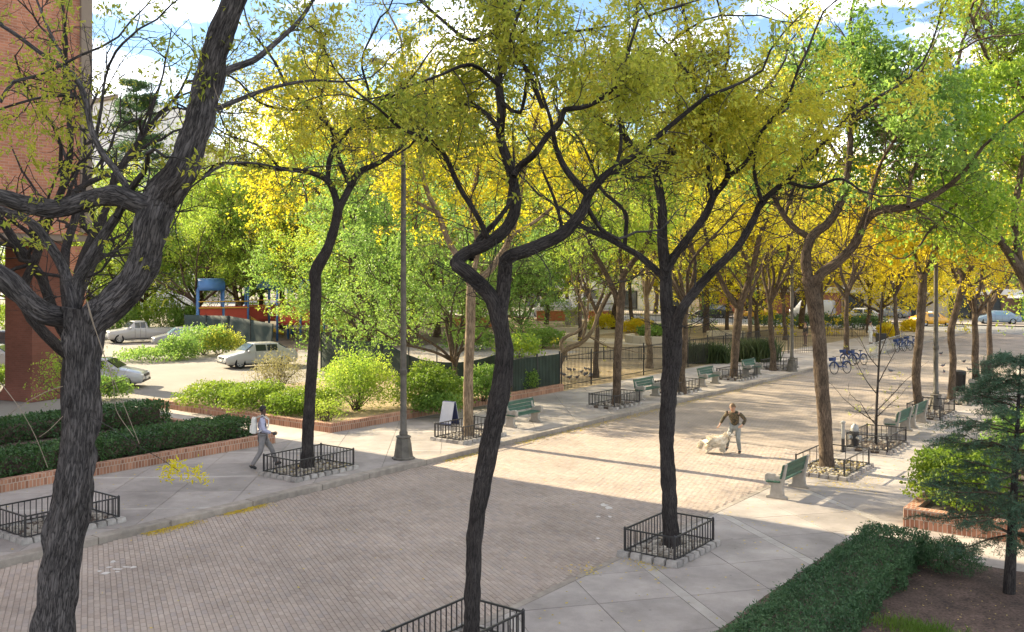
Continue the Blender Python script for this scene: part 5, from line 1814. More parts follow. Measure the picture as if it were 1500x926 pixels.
def pit(x0, x1, y0, y1, z, label, stones=160, gap=.24):
    r = thing('tree_pit', label, 'tree pit', ((x0 + x1) / 2, (y0 + y1) / 2, z), group='stone edged tree pits')
    W, D = x1 - x0, y1 - y0
    for (ax, ay, bx, by) in ((-W / 2, -D / 2, W / 2, -D / 2), (W / 2, -D / 2, W / 2, D / 2), (W / 2, D / 2, -W / 2, D / 2), (-W / 2, D / 2, -W / 2, -D / 2)):
        L = math.hypot(bx - ax, by - ay)
        n = int(L / gap)
        a = math.atan2(by - ay, bx - ax)
        for i in range(n):
            t = (i + .5) / n
            o = mesh_obj('cobble', cob[R.randrange(4)], None, r)
            o.location = (ax + (bx - ax) * t - math.sin(a) * .075, ay + (by - ay) * t + math.cos(a) * .075, .055 + R.uniform(-.008, .01))
            o.rotation_euler = (R.uniform(-.04, .04), R.uniform(-.04, .04), a + R.uniform(-.05, .05))
            o.scale = (R.uniform(.9, 1.0), 1, 1)
    MB().box((0, 0, .03), (W - .3, D - .3, .06)).build('soil', 'soil', r)
    mb = MB()
    for _ in range(stones):
        s = R.uniform(.05, .13)
        mb.box((R.uniform(-W / 2 + .2, W / 2 - .2), R.uniform(-D / 2 + .2, D / 2 - .2), .06 + s * .2), (s, s * R.uniform(.6, 1), s * .7), R.uniform(0, 3), R.uniform(.6, .8))
    mb.build('loose_stones', 'pebble', r, kind='stuff')
    return r

def guard(x0, x1, y0, y1, z, label, gap=.125, sides='SENW', ins=.13):
    r = thing('tree_guard', label, 'tree guard', ((x0 + x1) / 2, (y0 + y1) / 2, z), group='black iron tree guards')
    W, D = (x1 - x0) / 2 - ins, (y1 - y0) / 2 - ins
    cor = {'SW': (-W, -D), 'SE': (W, -D), 'NE': (W, D), 'NW': (-W, D)}
    used = set()
    ru = r.copy  # noqa
    for s, (a, b) in {'S': ('SW', 'SE'), 'E': ('SE', 'NE'), 'N': ('NE', 'NW'), 'W': ('NW', 'SW')}.items():
        if s not in sides:
            continue
        used |= {a, b}
        (ax, ay), (bx, by) = cor[a], cor[b]
        L = math.hypot(bx - ax, by - ay)
        an = math.atan2(by - ay, bx - ax)
        for zz, hh in ((.565, .03), (.13, .022)):
            MB().box(((ax + bx) / 2, (ay + by) / 2, zz), (L - .042, .028, hh), an).build('rail', 'iron', r)
        n = int(L / gap)
        for i in range(1, n):
            t = i / n
            o = mesh_obj('picket', pk_me, None, r)
            o.location = (ax + (bx - ax) * t, ay + (by - ay) * t, .325)
            o.rotation_euler = (0, 0, an)
    for u in used:
        o = mesh_obj('post', post_me, None, r)
        o.location = (*cor[u], .315)
    return r

pits = [
    (-10.05, -8.65, 17.1, 19.16, 0, 'holding the straight dark trunk', 'full iron guard round the straight dark trunk', 'SENW', .125),
    (-10.05, -8.65, 10.0, 12.2, 0, 'under the S-bent trunk at bottom edge', 'iron guard cut by the bottom edge round the S-bent trunk', 'SENW', .125),
    (-21.9, -20.25, 17.3, 19.7, ZL, 'holding the slim leaning locust', 'iron guard round the slim leaning locust beside walking person', 'SENW', .13),
    (-21.9, -20.25, 9.9, 12.3, ZL, 'at left edge behind the huge leaning trunk', 'iron guard at left edge behind the huge leaning trunk', 'SENW', .13),
    (-21.7, -20.2, 24.4, 26.8, ZL, 'holding the pale sunlit locust', 'light iron guard round the pale sunlit locust', 'SENW', .14),
    (-21.7, -20.2, 34.3, 36.7, ZL, 'holding the two-stemmed locust', 'iron guard round the two-stemmed locust beside second bench', 'SENW', .14),
    (-21.7, -20.2, 40.2, 42.6, ZL, 'beyond the straight dark trunk on left pavement', 'iron guard half hidden beyond the straight dark trunk', 'SENW', .16),
    (-21.8, -20.2, 47.3, 49.8, ZL, 'holding the broad forked locust', 'iron guard round the broad forked locust', 'SENW', .16),
    (-21.9, -20.3, 53.7, 56.2, ZL, 'by the far left-hand lamp post', 'iron guard left of the far left-hand lamp post', 'SENW', .16),
    (-10.05, -8.4, 27.0, 29.6, 0, 'strewn with yellow leaves behind the right-hand bench', 'broken iron guard with bare rails behind the right-hand bench', 'ENW', .5),
    (-10.05, -8.5, 31.7, 34.2, 0, 'round the bare sapling', 'iron guard round the bare sapling', 'SENW', .16),
    (-10.3, -8.8, 40.2, 43.0, 0, 'between the double bench and right-hand lamp', 'iron guard beside the double bench', 'SENW', .18),
    (-10.3, -8.8, 45.4, 48.0, 0, 'round the crooked trunk past the lamp', 'iron guard round the crooked trunk past right-hand lamp', 'EN', .22),
]
for (x0, x1, y0, y1, z, pl, gl, sd, gp) in pits:
    near = y0 < 30
    pit(x0, x1, y0, y1, z, 'stone edged tree pit ' + pl, 170 if near else 70, .24 if near else .4)
    guard(x0, x1, y0, y1, z, gl, gp, sd)

# ================================================================== benches
def make_bench():
    r = thing('park_bench', 'x', 'bench', group='green slatted benches with concrete ends')
    # end support: side outline (front towards +x) with arm, seat step and sloping back
    prof = [(-.27, 0), (.30, 0), (.30, .07), (.20, .10), (.17, .36), (.30, .40), (.34, .48), (.33, .60), (.26, .66), (.10, .64), (.02, .60), (-.10, .62), (-.20, .92), (-.27, .92), (-.20, .55), (-.16, .36), (-.18, .10), (-.27, .07)]
    for y in (-.80, .80):
        MB().sideprism([(x, z) for x, z in prof][::-1], y - .06, y + .06).build('concrete_end', 'bench_concrete', r, bevel=.02)
    for i in range(4):
        MB().box((-.06 + i * .095, 0, .455 - .004 * i), (.082, 1.86, .04)).build('seat_slat', 'bench_green', r, bevel=.006)
    for i in range(3):
        MB().box((-.135 - .028 * i, 0, .60 + .125 * i), (.035, 1.86, .118), ry=-.24).build('back_slat', 'bench_green', r, bevel=.006)
    return r
bench0 = make_bench()
blist = [
    (-9.25, 24.75, 0, math.pi, 'green bench with its back to viewer on the right pavement in sunlight'),
    (*ground(766, 622, ZL), 0, 'first green bench on left pavement behind the S-bent trunk'),
    (*ground(948, 583, ZL), 0, 'second green bench on left pavement beside the straight dark trunk'),
    (*ground(1038, 564, ZL), 0, 'third green bench along the left pavement, before forked locust'),
    (*ground(1101, 550, ZL), 0, 'farthest green bench on left pavement beyond forked locust'),
    (-9.4, 38.6, 0, math.pi, 'dark green bench behind the bare sapling on the right'),
    (-9.4, 36.2, 0, math.pi, 'shaded bench end beside the sapling guard on the right'),
    (-9.6, 51.5, 0, math.pi, 'dark far bench among the last trunks of right row'),
]
for i, (x, y, z, rz, lab) in enumerate(blist):
    b = bench0 if i == 0 else copy_tree(bench0)
    b.location = (x, y, z)
    b.rotation_euler = (0, 0, rz)
    retag(b, lab)

# ================================================================== lamp posts
def make_lamp(h=11.6):
    r = thing('lamp_post', 'x', 'lamp post', group='tall iron lamp posts')
    MB().lathe([(.36, 0), (.36, .05), (.30, .07), (.22, .62), (.20, .64), (.24, .66), (.24, .70), (.12, .74)], k=8).build('pedestal', 'lamp_iron', r, bevel=.008)
    MB().box((.235, 0, .34), (.02, .2, .34), ry=-.13).build('access_door', 'lamp_iron', r, bevel=.006)
    MB().lathe([(.125, .70), (.135, .76), (.135, .82), (.105, .86), (.10, 2.2), (.085, h * .6), (.06, h)], k=10).build('pole', 'lamp_iron', r, smooth=True)
    MB().lathe([(.112, 2.6), (.12, 2.64), (.12, 2.74), (.10, 2.78)], k=10).build('collar', 'lamp_iron', r)
    for s in (-1, 1):
        pts = [(0, 0, h - .1), (0, s * .3, h + .25), (0, s * .8, h + .4), (0, s * 1.2, h + .4)]
        MB().tube(pts, [.04, .035, .03, .03], 8).build('arm', 'lamp_iron', r, smooth=True)
        hd = MB().box((0, s * 1.45, h + .38), (.26, .62, .14), taper=.7).build('lantern', 'lamp_iron', r, bevel=.03)
        MB().box((0, s * 1.48, h + .298), (.2, .42, .03)).build('lens', 'lamp_lens', hd, bevel=.01)
    return r
lamp0 = make_lamp()
for i, (loc, lab) in enumerate(((ground(591, 672, ZL), 'tall lamp post on the left pavement in front of the shrubs'),
                                (ground(1160, 544, ZL), 'far lamp post on left pavement past the forked locust'),
                                ((*ground(1371, 602)[:2], 0), 'lamp post standing among the trunks of right row'))):
    l = lamp0 if i == 0 else copy_tree(lamp0)
    l.location = tuple(loc)
    l.rotation_euler = (0, 0, .2)
    retag(l, lab)

# ================================================================== park fences
def picket_fence(label, pa, pb, h, gap, post_gap, m='iron', group='park fences', thick=.018, rails=(.12, .92)):
    pa, pb = np.asarray(pa, float), np.asarray(pb, float)
    r = thing('iron_fence', label, 'fence', tuple(pa), group=group)
    L = float(np.linalg.norm(pb - pa))
    a = math.atan2(*(pb - pa)[1::-1])
    r.rotation_euler = (0, 0, a)
    me = MB().box((0, 0, h * .48), (thick, thick, h * .96)).mesh('picket')
    me.materials.append(MAT(m))
    pm = MB().box((0, 0, h * .52), (.05, .05, h * 1.04)).mesh('post')
    pm.materials.append(MAT(m))
    n = int(L / gap)
    for i in range(n + 1):
        o = mesh_obj('picket', me, None, r)
        o.location = (L * i / n, 0, 0)
    k = max(1, int(L / post_gap))
    for i in range(k + 1):
        o = mesh_obj('post', pm, None, r)
        o.location = (L * i / k + .03, .03, 0)
    for f in rails:
        MB().box((L / 2, .02, h * f), (L, .02, .035)).build('rail', m, r)
    return r
XF = -25.75
picket_fence('tall thin iron fence between left pavement and park ground', (XF, 38.6, ZL), (XF, 66, ZL), 1.75, .125, 2.6)
picket_fence('low iron fence across the park ground behind first fence', spot(830, 62), spot(990, 62), .9, .2, 2.0)
picket_fence('iron fence at the far street side of the park', (-70, 96.5, ZL), (-27, 96.5, ZL), 1.5, .25, 3.0)
picket_fence('iron fence in the park behind ornamental grasses', spot(1010, 64), spot(1200, 68), 1.3, .16, 2.6)

picket_fence('iron fence across the far park ground near the person in white', spot(1195, 84), spot(1300, 84), 1.2, .2, 2.6)

# fabric covered fences
def fabric_fence(label, pts, tops, m, sag=.0, n=30, post=True, sub=6):
    pts = [np.asarray(p, float) for p in pts]
    r = thing('fabric_fence', label, 'fence', tuple(pts[0]), group='fabric covered fences')
    o = pts[0]
    for k in range(len(pts) - 1):
        a, b = pts[k] - o, pts[k + 1] - o
        V, Q = [], []
        for i in range(n + 1):
            t = i / n
            for j in range(sub + 1):
                u = j / sub
                c = a * (1 - t) + b * t
                top = tops[k] * (1 - t) + tops[k + 1] * t - sag * 4 * t * (1 - t)
                nrm = np.array([-(b - a)[1], (b - a)[0], 0])
                nrm = nrm / np.linalg.norm(nrm)
                w = .10 * mnoise.noise(Vector((t * 6 + k * 5, u * 1.5, 1)))
                V.append(tuple(c + nrm * w + np.array([0, 0, top * u + .03])))
        for i in range(n):
            for j in range(sub):
                q = i * (sub + 1) + j
                Q.append((q, q + sub + 1, q + sub + 2, q + 1))
        f = mesh_obj('fabric_panel', np_mesh('fabric_panel', V, Q), m, r)
        sol = f.modifiers.new('solid', 'SOLIDIFY')
        sol.thickness = .012
        for tt in (0, .5):
            c = a * (1 - tt) + b * tt
            MB().tube([tuple(c), tuple(c + np.array([0, 0, max(tops[k], tops[k + 1]) + .1]))], .03, 6).build('post', 'iron', r)
    return r
fabric_fence('dark green fabric fence along the car park behind the silver car', [spot(270, 78), spot(335, 74), spot(400, 70)], [2.2, 2.3, 1.9], 'fabric_green')
fabric_fence('sagging olive fabric fence behind the round shrub and lamp', [spot(470, 55), spot(560, 51), spot(640, 48), spot(745, 47)], [2.2, 2.1, 1.2, 1.9], 'fabric_olive', .25)
gf = thing('green_fence', 'short green slatted fence panel at the end of the sunlit planter', 'fence', (XF, 34.6, ZL + .28), group='park fences')
for i in range(32):
    MB().box((0, i * .12, .75), (.03, .085, 1.5 + R.uniform(-.01, .01))).build('slat', 'fabric_olive', gf)
for zz in (.25, 1.3):
    MB().box((-.035, 1.87, zz), (.03, 3.84, .05)).build('rail', 'iron', gf)
for yy in (-.06, 1.9, 3.8):
    MB().box((.0, yy + .02, .8), (.06, .06, 1.66)).build('post', 'iron', gf)

# ================================================================== park stones and walls
def arcwall(name, label, c, rr, a0, a1, h, w, m, cap='park_path', cat='seat wall'):
    r = thing(name, label, cat, tuple(c), group='low walls in the park')
    n = 10
    for i in range(n):
        b0, b1 = a0 + (a1 - a0) * i / n + .006, a0 + (a1 - a0) * (i + 1) / n - .006
        poly = [((rr - w / 2) * math.cos(b0), (rr - w / 2) * math.sin(b0)), ((rr + w / 2) * math.cos(b0), (rr + w / 2) * math.sin(b0)),
                ((rr + w / 2) * math.cos(b1), (rr + w / 2) * math.sin(b1)), ((rr - w / 2) * math.cos(b1), (rr - w / 2) * math.sin(b1))]
        MB().prism(poly, -.02, h).build('stone_block', m, r, bevel=.02)
    return r
arcwall('seat_wall', 'curved pale stone seat wall in the park behind twisted tree', spot(815, 92), 2.3, 0, 6.28, .5, .45, 'park_path')
arcwall('seat_wall', 'curved tan stone wall in the park behind the straight pale trunk', spot(962, 78), 2.4, 3.0, 6.4, .6, .4, 'park_path')
arcwall('seat_wall', 'round pale stone planter ring in park right of the straight dark trunk', spot(1063, 84), 1.5, 0, 6.28, .5, .4, 'park_path')
r = thing('stone_pillar', 'square grey stone pillar in the park with flat cap', 'pillar', tuple(spot(838, 97)), group='low walls in the park')
MB().box((0, 0, .85), (1.15, 1.15, 1.7), rz=.3).build('shaft', 'bench_concrete', r, bevel=.02)
MB().box((0, 0, 1.8), (1.45, 1.45, .2), rz=.3).build('cap', 'park_path', r, bevel=.03)
def redwall(label, px0, px1, d, h):
    a, b = spot(px0, d), spot(px1, d)
    L = float(np.linalg.norm(b - a))
    r = thing('brick_wall', label, 'wall', tuple((a + b) / 2), YAW, group='low walls in the park')
    MB().box((0, 0, h / 2), (L, .5, h)).build('wall', 'orange_brick', r)
    MB().box((0, 0, h + .06), (L + .1, .62, .12)).build('coping', 'coping', r, bevel=.02)
redwall('orange red low brick wall at the far side of park left', 786, 848, 112, 1.1)
redwall('orange red low brick wall behind the two-stemmed locust', 862, 905, 114, 1.0)
redwall('low brick wall in the park behind the pale planter', 655, 720, 100, .9)

# ================================================================== play structures
def play(label, p, rz, roof):
    r = thing('play_structure', label, 'play structure', tuple(p), rz, group='play structures')
    r.scale = (1.35,) * 3
    for x in (-1.5, 0, 1.5):
        for y in (-.9, .9):
            MB().tube([(x, y, 0), (x, y, 3.3)], .07, 8).build('post', 'play_blue', r, smooth=True)
    for (x, y, sx, sy, z) in ((-.75, -.9, 1.34, .06, 1.6), (.75, -.9, 1.34, .06, 1.6), (1.5, 0, .06, 1.64, 1.6)):
        MB().box((x, y, z), (sx, sy, 1.0)).build('panel', 'play_red', r, bevel=.02)
    MB().box((0, 0, 1.05), (3.0, 1.7, .1)).build('deck', 'play_red', r)
    for z in (1.5, 1.9):
        MB().tube([(-1.5, -.98, z + .5), (1.5, -.98, z + .5)], .035, 6).build('rail', 'play_yellow', r)
    mb = MB()
    n = 10
    V = []
    for i in range(n + 1):
        a = math.pi * i / n
        for x in (-.8, .8):
            V.append((x + roof, -math.cos(a) * 1.05, 3.1 + math.sin(a) * .75))
    mb.add(V, [(2 * i, 2 * i + 1, 2 * i + 3, 2 * i + 2) for i in range(n)])
    o = mb.build('roof', 'play_blue', r, smooth=True)
    o.modifiers.new('solid', 'SOLIDIFY').thickness = .05
    V = []
    for i in range(9):
        t = i / 8
        z = 1.1 * (1 - t) ** 1.3 + .15
        for y, dz in ((-.3, .22), (-.25, 0), (.25, 0), (.3, .22)):
            V.append((1.6 + 2.2 * t, y, z + dz))
    mb = MB().add(V, [(4 * i + j, 4 * i + j + 1, 4 * i + j + 5, 4 * i + j + 4) for i in range(8) for j in range(3)])
    o = mb.build('slide', 'play_yellow', r, smooth=True)
    o.modifiers.new('solid', 'SOLIDIFY').thickness = .04
play('red and blue play structure with arched roof seen left of green tree', spot(326, 82), 1.0, -.7)
play('red and blue play structure beside the slim leaning trunk', spot(448, 80), .5, .7)
play('farther play structure with blue posts behind the fabric fence', spot(394, 86), .9, 0)

# ================================================================== vehicles
def make_car(label, loc, rz, color, kind='sedan', glassm='car_glass', group='parked cars', cat='car', name='car'):
    r = thing(name, label, cat, tuple(loc), rz, group)
    if kind == 'sedan':
        st = [(0, .30, .60, .60, .78), (.12, .24, .74, .74, .86), (.75, .22, .90, .90, .90), (1.10, .22, .94, .96, .90), (1.80, .22, .95, 1.46, .89), (3.20, .22, .96, 1.45, .89), (3.85, .22, .98, 1.06, .89), (4.38, .24, .97, .97, .86), (4.5, .32, .70, .70, .78)]
    elif kind == 'suv':
        st = [(0, .34, .72, .72, .82), (.12, .28, .88, .88, .90), (1.0, .26, 1.06, 1.06, .94), (1.25, .26, 1.08, 1.12, .94), (1.85, .26, 1.09, 1.70, .93), (3.9, .26, 1.10, 1.70, .93), (4.45, .28, 1.10, 1.20, .92), (4.6, .34, .8, .8, .86)]
    elif kind == 'van':
        st = [(0, .36, .85, .85, .88), (.12, .30, 1.05, 1.05, .96), (.65, .28, 1.22, 1.25, .98), (1.35, .28, 1.25, 2.2, .97), (1.7, .28, 1.26, 2.3, .97), (5.1, .28, 1.26, 2.3, .97), (5.25, .34, 1.2, 2.1, .95)]
    else:  # pickup
        st = [(0, .40, .85, .85, .86), (.12, .34, 1.0, 1.0, .94), (1.25, .32, 1.12, 1.12, .96), (1.45, .32, 1.14, 1.18, .96), (2.05, .32, 1.15, 1.75, .95), (2.9, .32, 1.15, 1.75, .95), (3.1, .32, 1.15, 1.18, .96), (5.2, .34, 1.12, 1.12, .95), (5.3, .42, .8, .8, .9)]
    L = st[-1][0]
    V = []
    for (x, zb, zbelt, zr, hw) in st:
        zm = zb + (zbelt - zb) * .55
        tw_ = hw * (.74 if zr - zbelt > .25 else .88)
        half = [(hw * .88, zb), (hw, zb + .12), (hw * 1.02, zm), (hw * .97, zbelt), (tw_, zr - .03), (tw_ * .8, zr + .015)]
        ring = half + [(-y, z) for y, z in half[::-1]]
        V.append([(L / 2 - x, y, z) for y, z in ring])
    k = len(V[0])
    mb = MB()
    mb.add([p for row in V for p in row], [(i * k + j, i * k + (j + 1) % k, (i + 1) * k + (j + 1) % k, (i + 1) * k + j) for i in range(len(V) - 1) for j in range(k)] + [tuple(range(k))[::-1], tuple(range((len(V) - 1) * k, len(V) * k))])
    body = mb.build('body', color, r, smooth=True)
    body.modifiers.new('bevel', 'BEVEL').width = .03
    # glazing: panels set just proud of the upper shell between belt and roof
    up = [i for i, s in enumerate(st) if s[3] - s[2] > .25]
    i0, i1 = up[0], up[-1]
    def gl(nm, pts, lift=.018):
        n = Vector((pts[1][0] - pts[0][0], pts[1][1] - pts[0][1], pts[1][2] - pts[0][2])).cross(Vector((pts[2][0] - pts[0][0], pts[2][1] - pts[0][1], pts[2][2] - pts[0][2]))).normalized()
        c = sum((Vector(p) for p in pts), Vector()) / len(pts)
        if n.dot(c - Vector((0, 0, .8))) < 0:
            n = -n
        q = [Vector(p) + n * lift for p in pts]
        b = [Vector(p) - n * .01 for p in pts]
        m = len(pts)
        MB().add(q + b, [tuple(range(m)), tuple(range(m, 2 * m))[::-1]] + [(i, (i + 1) % m, m + (i + 1) % m, m + i) for i in range(m)]).build(nm, glassm, r)
    def lerp(a, b, t):
        return tuple(a[i] + (b[i] - a[i]) * t for i in range(3))
    F0, F1 = V[i0 - 1], V[i0]
    gl('windscreen', [lerp(F0[4], F1[4], .12), lerp(F0[k - 5], F1[k - 5], .12), lerp(F0[k - 5], F1[k - 5], .9), lerp(F0[4], F1[4], .9)], .055)
    if i1 + 1 < len(V):
        B0, B1 = V[i1], V[i1 + 1]
        gl('rear_window', [lerp(B0[4], B1[4], .12), lerp(B0[k - 5], B1[k - 5], .12), lerp(B0[k - 5], B1[k - 5], .85), lerp(B0[4], B1[4], .85)], .055)
    if kind != 'van':
        for sgn in (0, 1):
            lo, hi = (3, 4) if sgn == 0 else (k - 4, k - 5)
            A0, A1 = V[i0], V[i1]
            f = lambda t, u: lerp(lerp(A0[lo], A1[lo], t), lerp(A0[hi], A1[hi], t), u)
            for (t0, t1) in ((.02, .47), (.53, .98)):
                gl('side_window', [f(t0, .1), f(t1, .1), f(t1, .86), f(t0, .86)])
    else:
        for sgn in (0, 1):
            lo, hi = (3, 4) if sgn == 0 else (k - 4, k - 5)
            A0, A1 = V[i0], V[i0 + 2]
            f = lambda t, u: lerp(lerp(A0[lo], A1[lo], t), lerp(A0[hi], A1[hi], t), u)
            gl('side_window', [f(.02, .1), f(.2, .1), f(.2, .8), f(.02, .8)])
    hw = st[2][4]
    wr = .33 if kind == 'sedan' else .37
    for sx in (L / 2 - .85, -L / 2 + .9):
        for sy in (-1, 1):
            w = MB()
            y0 = sy * (hw - .16)
            prof = [(wr * .62, -.1), (wr * .96, -.11), (wr, -.07), (wr, .07), (wr * .96, .11), (wr * .62, .1)]
            vs, fs = [], []
            kk = 18
            for (rr, yy) in prof:
                for j in range(kk):
                    a = 2 * math.pi * j / kk
                    vs.append((sx + rr * math.cos(a), y0 + yy + sy * .06, wr + rr * math.sin(a)))
            for i in range(len(prof) - 1):
                for j in range(kk):
                    fs.append((i * kk + j, i * kk + (j + 1) % kk, (i + 1) * kk + (j + 1) % kk, (i + 1) * kk + j))
            ty = w.add(vs, fs).build('wheel', 'rubber', r, smooth=True)
            MB().tube([(sx, y0 + sy * -.02, wr), (sx, y0 + sy * .13, wr)], wr * .63, 14).build('rim', 'rim', ty)
            mb = MB()
            for j in range(5):
                a = 2 * math.pi * j / 5
                mb.box((sx + wr * .4 * math.cos(a), y0 + sy * .134, wr + wr * .4 * math.sin(a)), (wr * .2, .02, wr * .2), ry=-a)
            mb.build('rim_gap', 'trim', ty)
    # door seams, sills and plates
    for sgn in (0, 1):
        lo, md, bt = (3, 2, 1) if sgn == 0 else (k - 4, k - 3, k - 2)
        for t in ((.0, .5, .98) if kind != 'van' else (.05, .35)):
            def on(j):
                a_, b_ = V[i0][j], V[i1][j]
                q = lerp(a_, b_, t)
                return (q[0], q[1] + (.004 if sgn == 0 else -.004), q[2])
            MB().tube([on(bt), on(md), on(lo)], .009, 4).build('door_seam', 'trim', r)
        a_, b_ = V[2][0 if sgn == 0 else k - 1], V[-3][0 if sgn == 0 else k - 1]
        MB().tube([a_, b_], .05, 6).build('sill', 'trim', r)
    MB().box((L / 2 + .03, 0, st[0][1] + .17), (.02, .34, .12)).build('number_plate', 'lamp_lens', r)
    zf = st[1][2]
    for sy in (-1, 1):
        MB().ball((L / 2 - .10, sy * st[1][4] * .72, zf - .10), (.12, .19, .08), 10, 6).build('headlight', 'lamp_lens', r, smooth=True)
        MB().ball((-L / 2 + .10, sy * st[-2][4] * .8, st[-2][2] - .12), (.10, .12, .12), 10, 6).build('taillight', 'tail_lens', r, smooth=True)
        MB().ball((L / 2 - st[i0 - 1][0] - .25, sy * (hw + .1), st[i0][2] + .06), (.07, .11, .07), 8, 6).build('mirror', color, r, smooth=True)
    MB().box((L / 2 - .02, 0, zf - .12), (.08, .9, .13)).build('grille', 'trim', r, bevel=.02)
    MB().box((L / 2 - .03, 0, st[0][1] + .06), (.12, 1.5, .12)).build('bumper', 'trim', r, bevel=.02)
    if kind == 'taxi_sign':
        pass
    return r
WHITE = carpaint('paint_white', (0.40, 0.395, 0.385))
SILVER = carpaint('paint_silver', (0.24, 0.25, 0.26))
TAXI = carpaint('paint_taxi', (0.72, 0.36, 0.015))
BLUE = carpaint('paint_bluegrey', (0.17, 0.24, 0.32))
DARK = carpaint('paint_dark', (0.03, 0.032, 0.037))
MAROON = carpaint('paint_maroon', (0.16, 0.04, 0.035))
def face(px, d, deg):
    """heading: degrees turned from facing straight along the picture's right"""
    return YAW + rad(deg)
cars = [
    (378, 58, 215, WHITE, 'sedan', 'car_glass', 'white car nosing out behind the pale dry shrub', 'parked cars'),
    (268, 74, 205, SILVER, 'sedan', 'car_glass_blue', 'silver car with blue reflecting windscreen on the verge', 'parked cars'),
    (205, 78, 215, WHITE, 'pickup', 'car_glass', 'white pickup parked behind the leafy bush', 'parked cars'),
    (146, 47.5, 8, WHITE, 'sedan', 'car_glass', 'white car half hidden behind the huge leaning trunk', 'parked cars'),
    (6, 66, 15, DARK, 'suv', 'car_glass', 'dark suv at the left edge beside brick pier', 'parked cars'),
    (-12, 56, 10, WHITE, 'sedan', 'car_glass', 'white car cut by the left edge below dark suv', 'parked cars'),
    (808, 124, 180, WHITE, 'van', 'car_glass', 'white van above the orange red wall', 'cars on the far street'),
    (868, 124, 180, WHITE, 'van', 'car_glass', 'white van behind the two-stemmed locust', 'cars on the far street'),
    (1046, 122, 180, DARK, 'suv', 'car_glass', 'dark suv right of the straight dark trunk', 'cars on the far street'),
    (1112, 119, 180, TAXI, 'sedan', 'car_glass', 'orange taxi on the far street seen through the park', 'cars on the far street'),
    (1190, 118, 180, WHITE, 'van', 'car_glass', 'white van behind the far left-hand lamp', 'cars on the far street'),
    (1258, 110, 190, WHITE, 'suv', 'car_glass', 'white suv on the far street left of golden tree', 'cars on the far street'),
    (1364, 104, 50, TAXI, 'sedan', 'car_glass', 'yellow taxi beside the right-hand lamp post', 'cars on the far street'),
    (1462, 106, 200, BLUE, 'sedan', 'car_glass_blue', 'blue grey car on the far street at right', 'cars on the far street'),
    (1500, 112, 200, DARK, 'sedan', 'car_glass', 'dark car cut by the right edge on the far street', 'cars on the far street'),
    (1470, 121, 180, MAROON, 'suv', 'car_glass', 'maroon suv parked beyond the blue grey car', 'cars on the far street'),
    (1305, 119, 180, SILVER, 'sedan', 'car_glass', 'silver car parked at far kerb behind golden tree', 'cars on the far street'),
]
for (px, d, deg, col, kind, gm, lab, grp) in cars:
    z = ZL if d < 90 else 0
    nm = 'taxi' if 'taxi' in lab else kind if kind in ('van', 'pickup') else 'car'
    p = spot(px, d, z)
    if d > 100:
        p[2] = -.01 if 100 < p[1] < 114 else .1 if p[1] >= 114 else 0
    if d > 90:
        rz_ = rad(deg)          # far traffic keeps to the cross street, which runs along X
    else:
        rz_ = YAW + rad(deg)
    c = make_car(lab, p, rz_, col, kind, gm, grp, 'taxi' if nm == 'taxi' else 'car', nm)
    if nm == 'taxi':
        MB().box((0, 0, 1.50), (.3, .7, .14), taper=.8).build('roof_sign', 'lamp_lens', c, bevel=.02)

# ================================================================== bicycles
def make_bike():
    r = thing('bicycle', 'x', 'bicycle', group='blue bicycles')
    for x in (-.52, .52):
        w = MB()
        pts = [(x + .33 * math.cos(a), 0, .34 + .33 * math.sin(a)) for a in np.linspace(0, 2 * math.pi, 25)]
        wo = w.tube(pts, .022, 6, cap=False).build('wheel', 'rubber', r, smooth=True)
        mb = MB()
        for j in range(8):
            a = math.pi * j / 8
            mb.tube([(x - .31 * math.cos(a), 0, .34 - .31 * math.sin(a)), (x + .31 * math.cos(a), 0, .34 + .31 * math.sin(a))], .004, 3)
        mb.build('spokes', 'bike_metal', wo)
        pts = [(x + .38 * math.cos(a), 0, .34 + .38 * math.sin(a)) for a in np.linspace(.3, 2.6, 12)]
        MB().tube(pts, [.03] * 12, 5).build('mudguard', 'bike_blue', r, smooth=True)
    MB().tube([(.52, 0, .34), (.40, 0, .78), (.36, 0, .95)], .028, 8).tube([(.40, 0, .70), (.1, 0, .40), (-.18, 0, .42)], .045, 8).tube([(-.18, 0, .42), (-.28, 0, .88)], .03, 8).tube([(-.52, 0, .34), (-.18, 0, .42)], .025, 8).tube([(-.52, 0, .34), (-.24, 0, .72)], .02, 8).build('frame', 'bike_blue', r, smooth=True)
    MB().box((-.30, 0, .92), (.26, .16, .07), taper=.8).build('saddle', 'trim', r, bevel=.03)
    MB().tube([(.28, -.28, 1.02), (.38, -.1, 1.0), (.36, 0, .96), (.38, .1, 1.0), (.28, .28, 1.02)], .016, 6).build('handlebar', 'trim', r, smooth=True)
    MB().box((.60, 0, .86), (.24, .30, .2), taper=1.15).build('basket', 'bike_blue', r, bevel=.02)
    for s in (-1, 1):
        MB().box((-.1 + .12 * s, s * .1, .32 + .08 * s), (.09, .07, .02)).build('pedal', 'trim', r)
    return r
bike0 = make_bike()
for i, (px, d, rz, lab) in enumerate(((1232, 55, .5, 'nearest blue bicycle parked right of the sunlit trunk'), (1258, 60, .55, 'second blue bicycle parked behind the nearest'),
                                      (1246, 60.5, .5, 'third blue bicycle, hidden partly by the sunlit trunk side'), (1328, 71, .6, 'blue bicycle farther on beside the dark trunk'),
                                      (1336, 73, .6, 'last blue bicycle in the dock beside the dark trunk'), (1320, 70, .7, 'blue bicycle at left end of the far dock'))):
    b = bike0 if i == 0 else copy_tree(bike0)
    p = spot(px, d, 0)
    b.location = tuple(p)
    b.rotation_euler = (rad(6), 0, YAW + rz + math.pi)
    retag(b, lab)

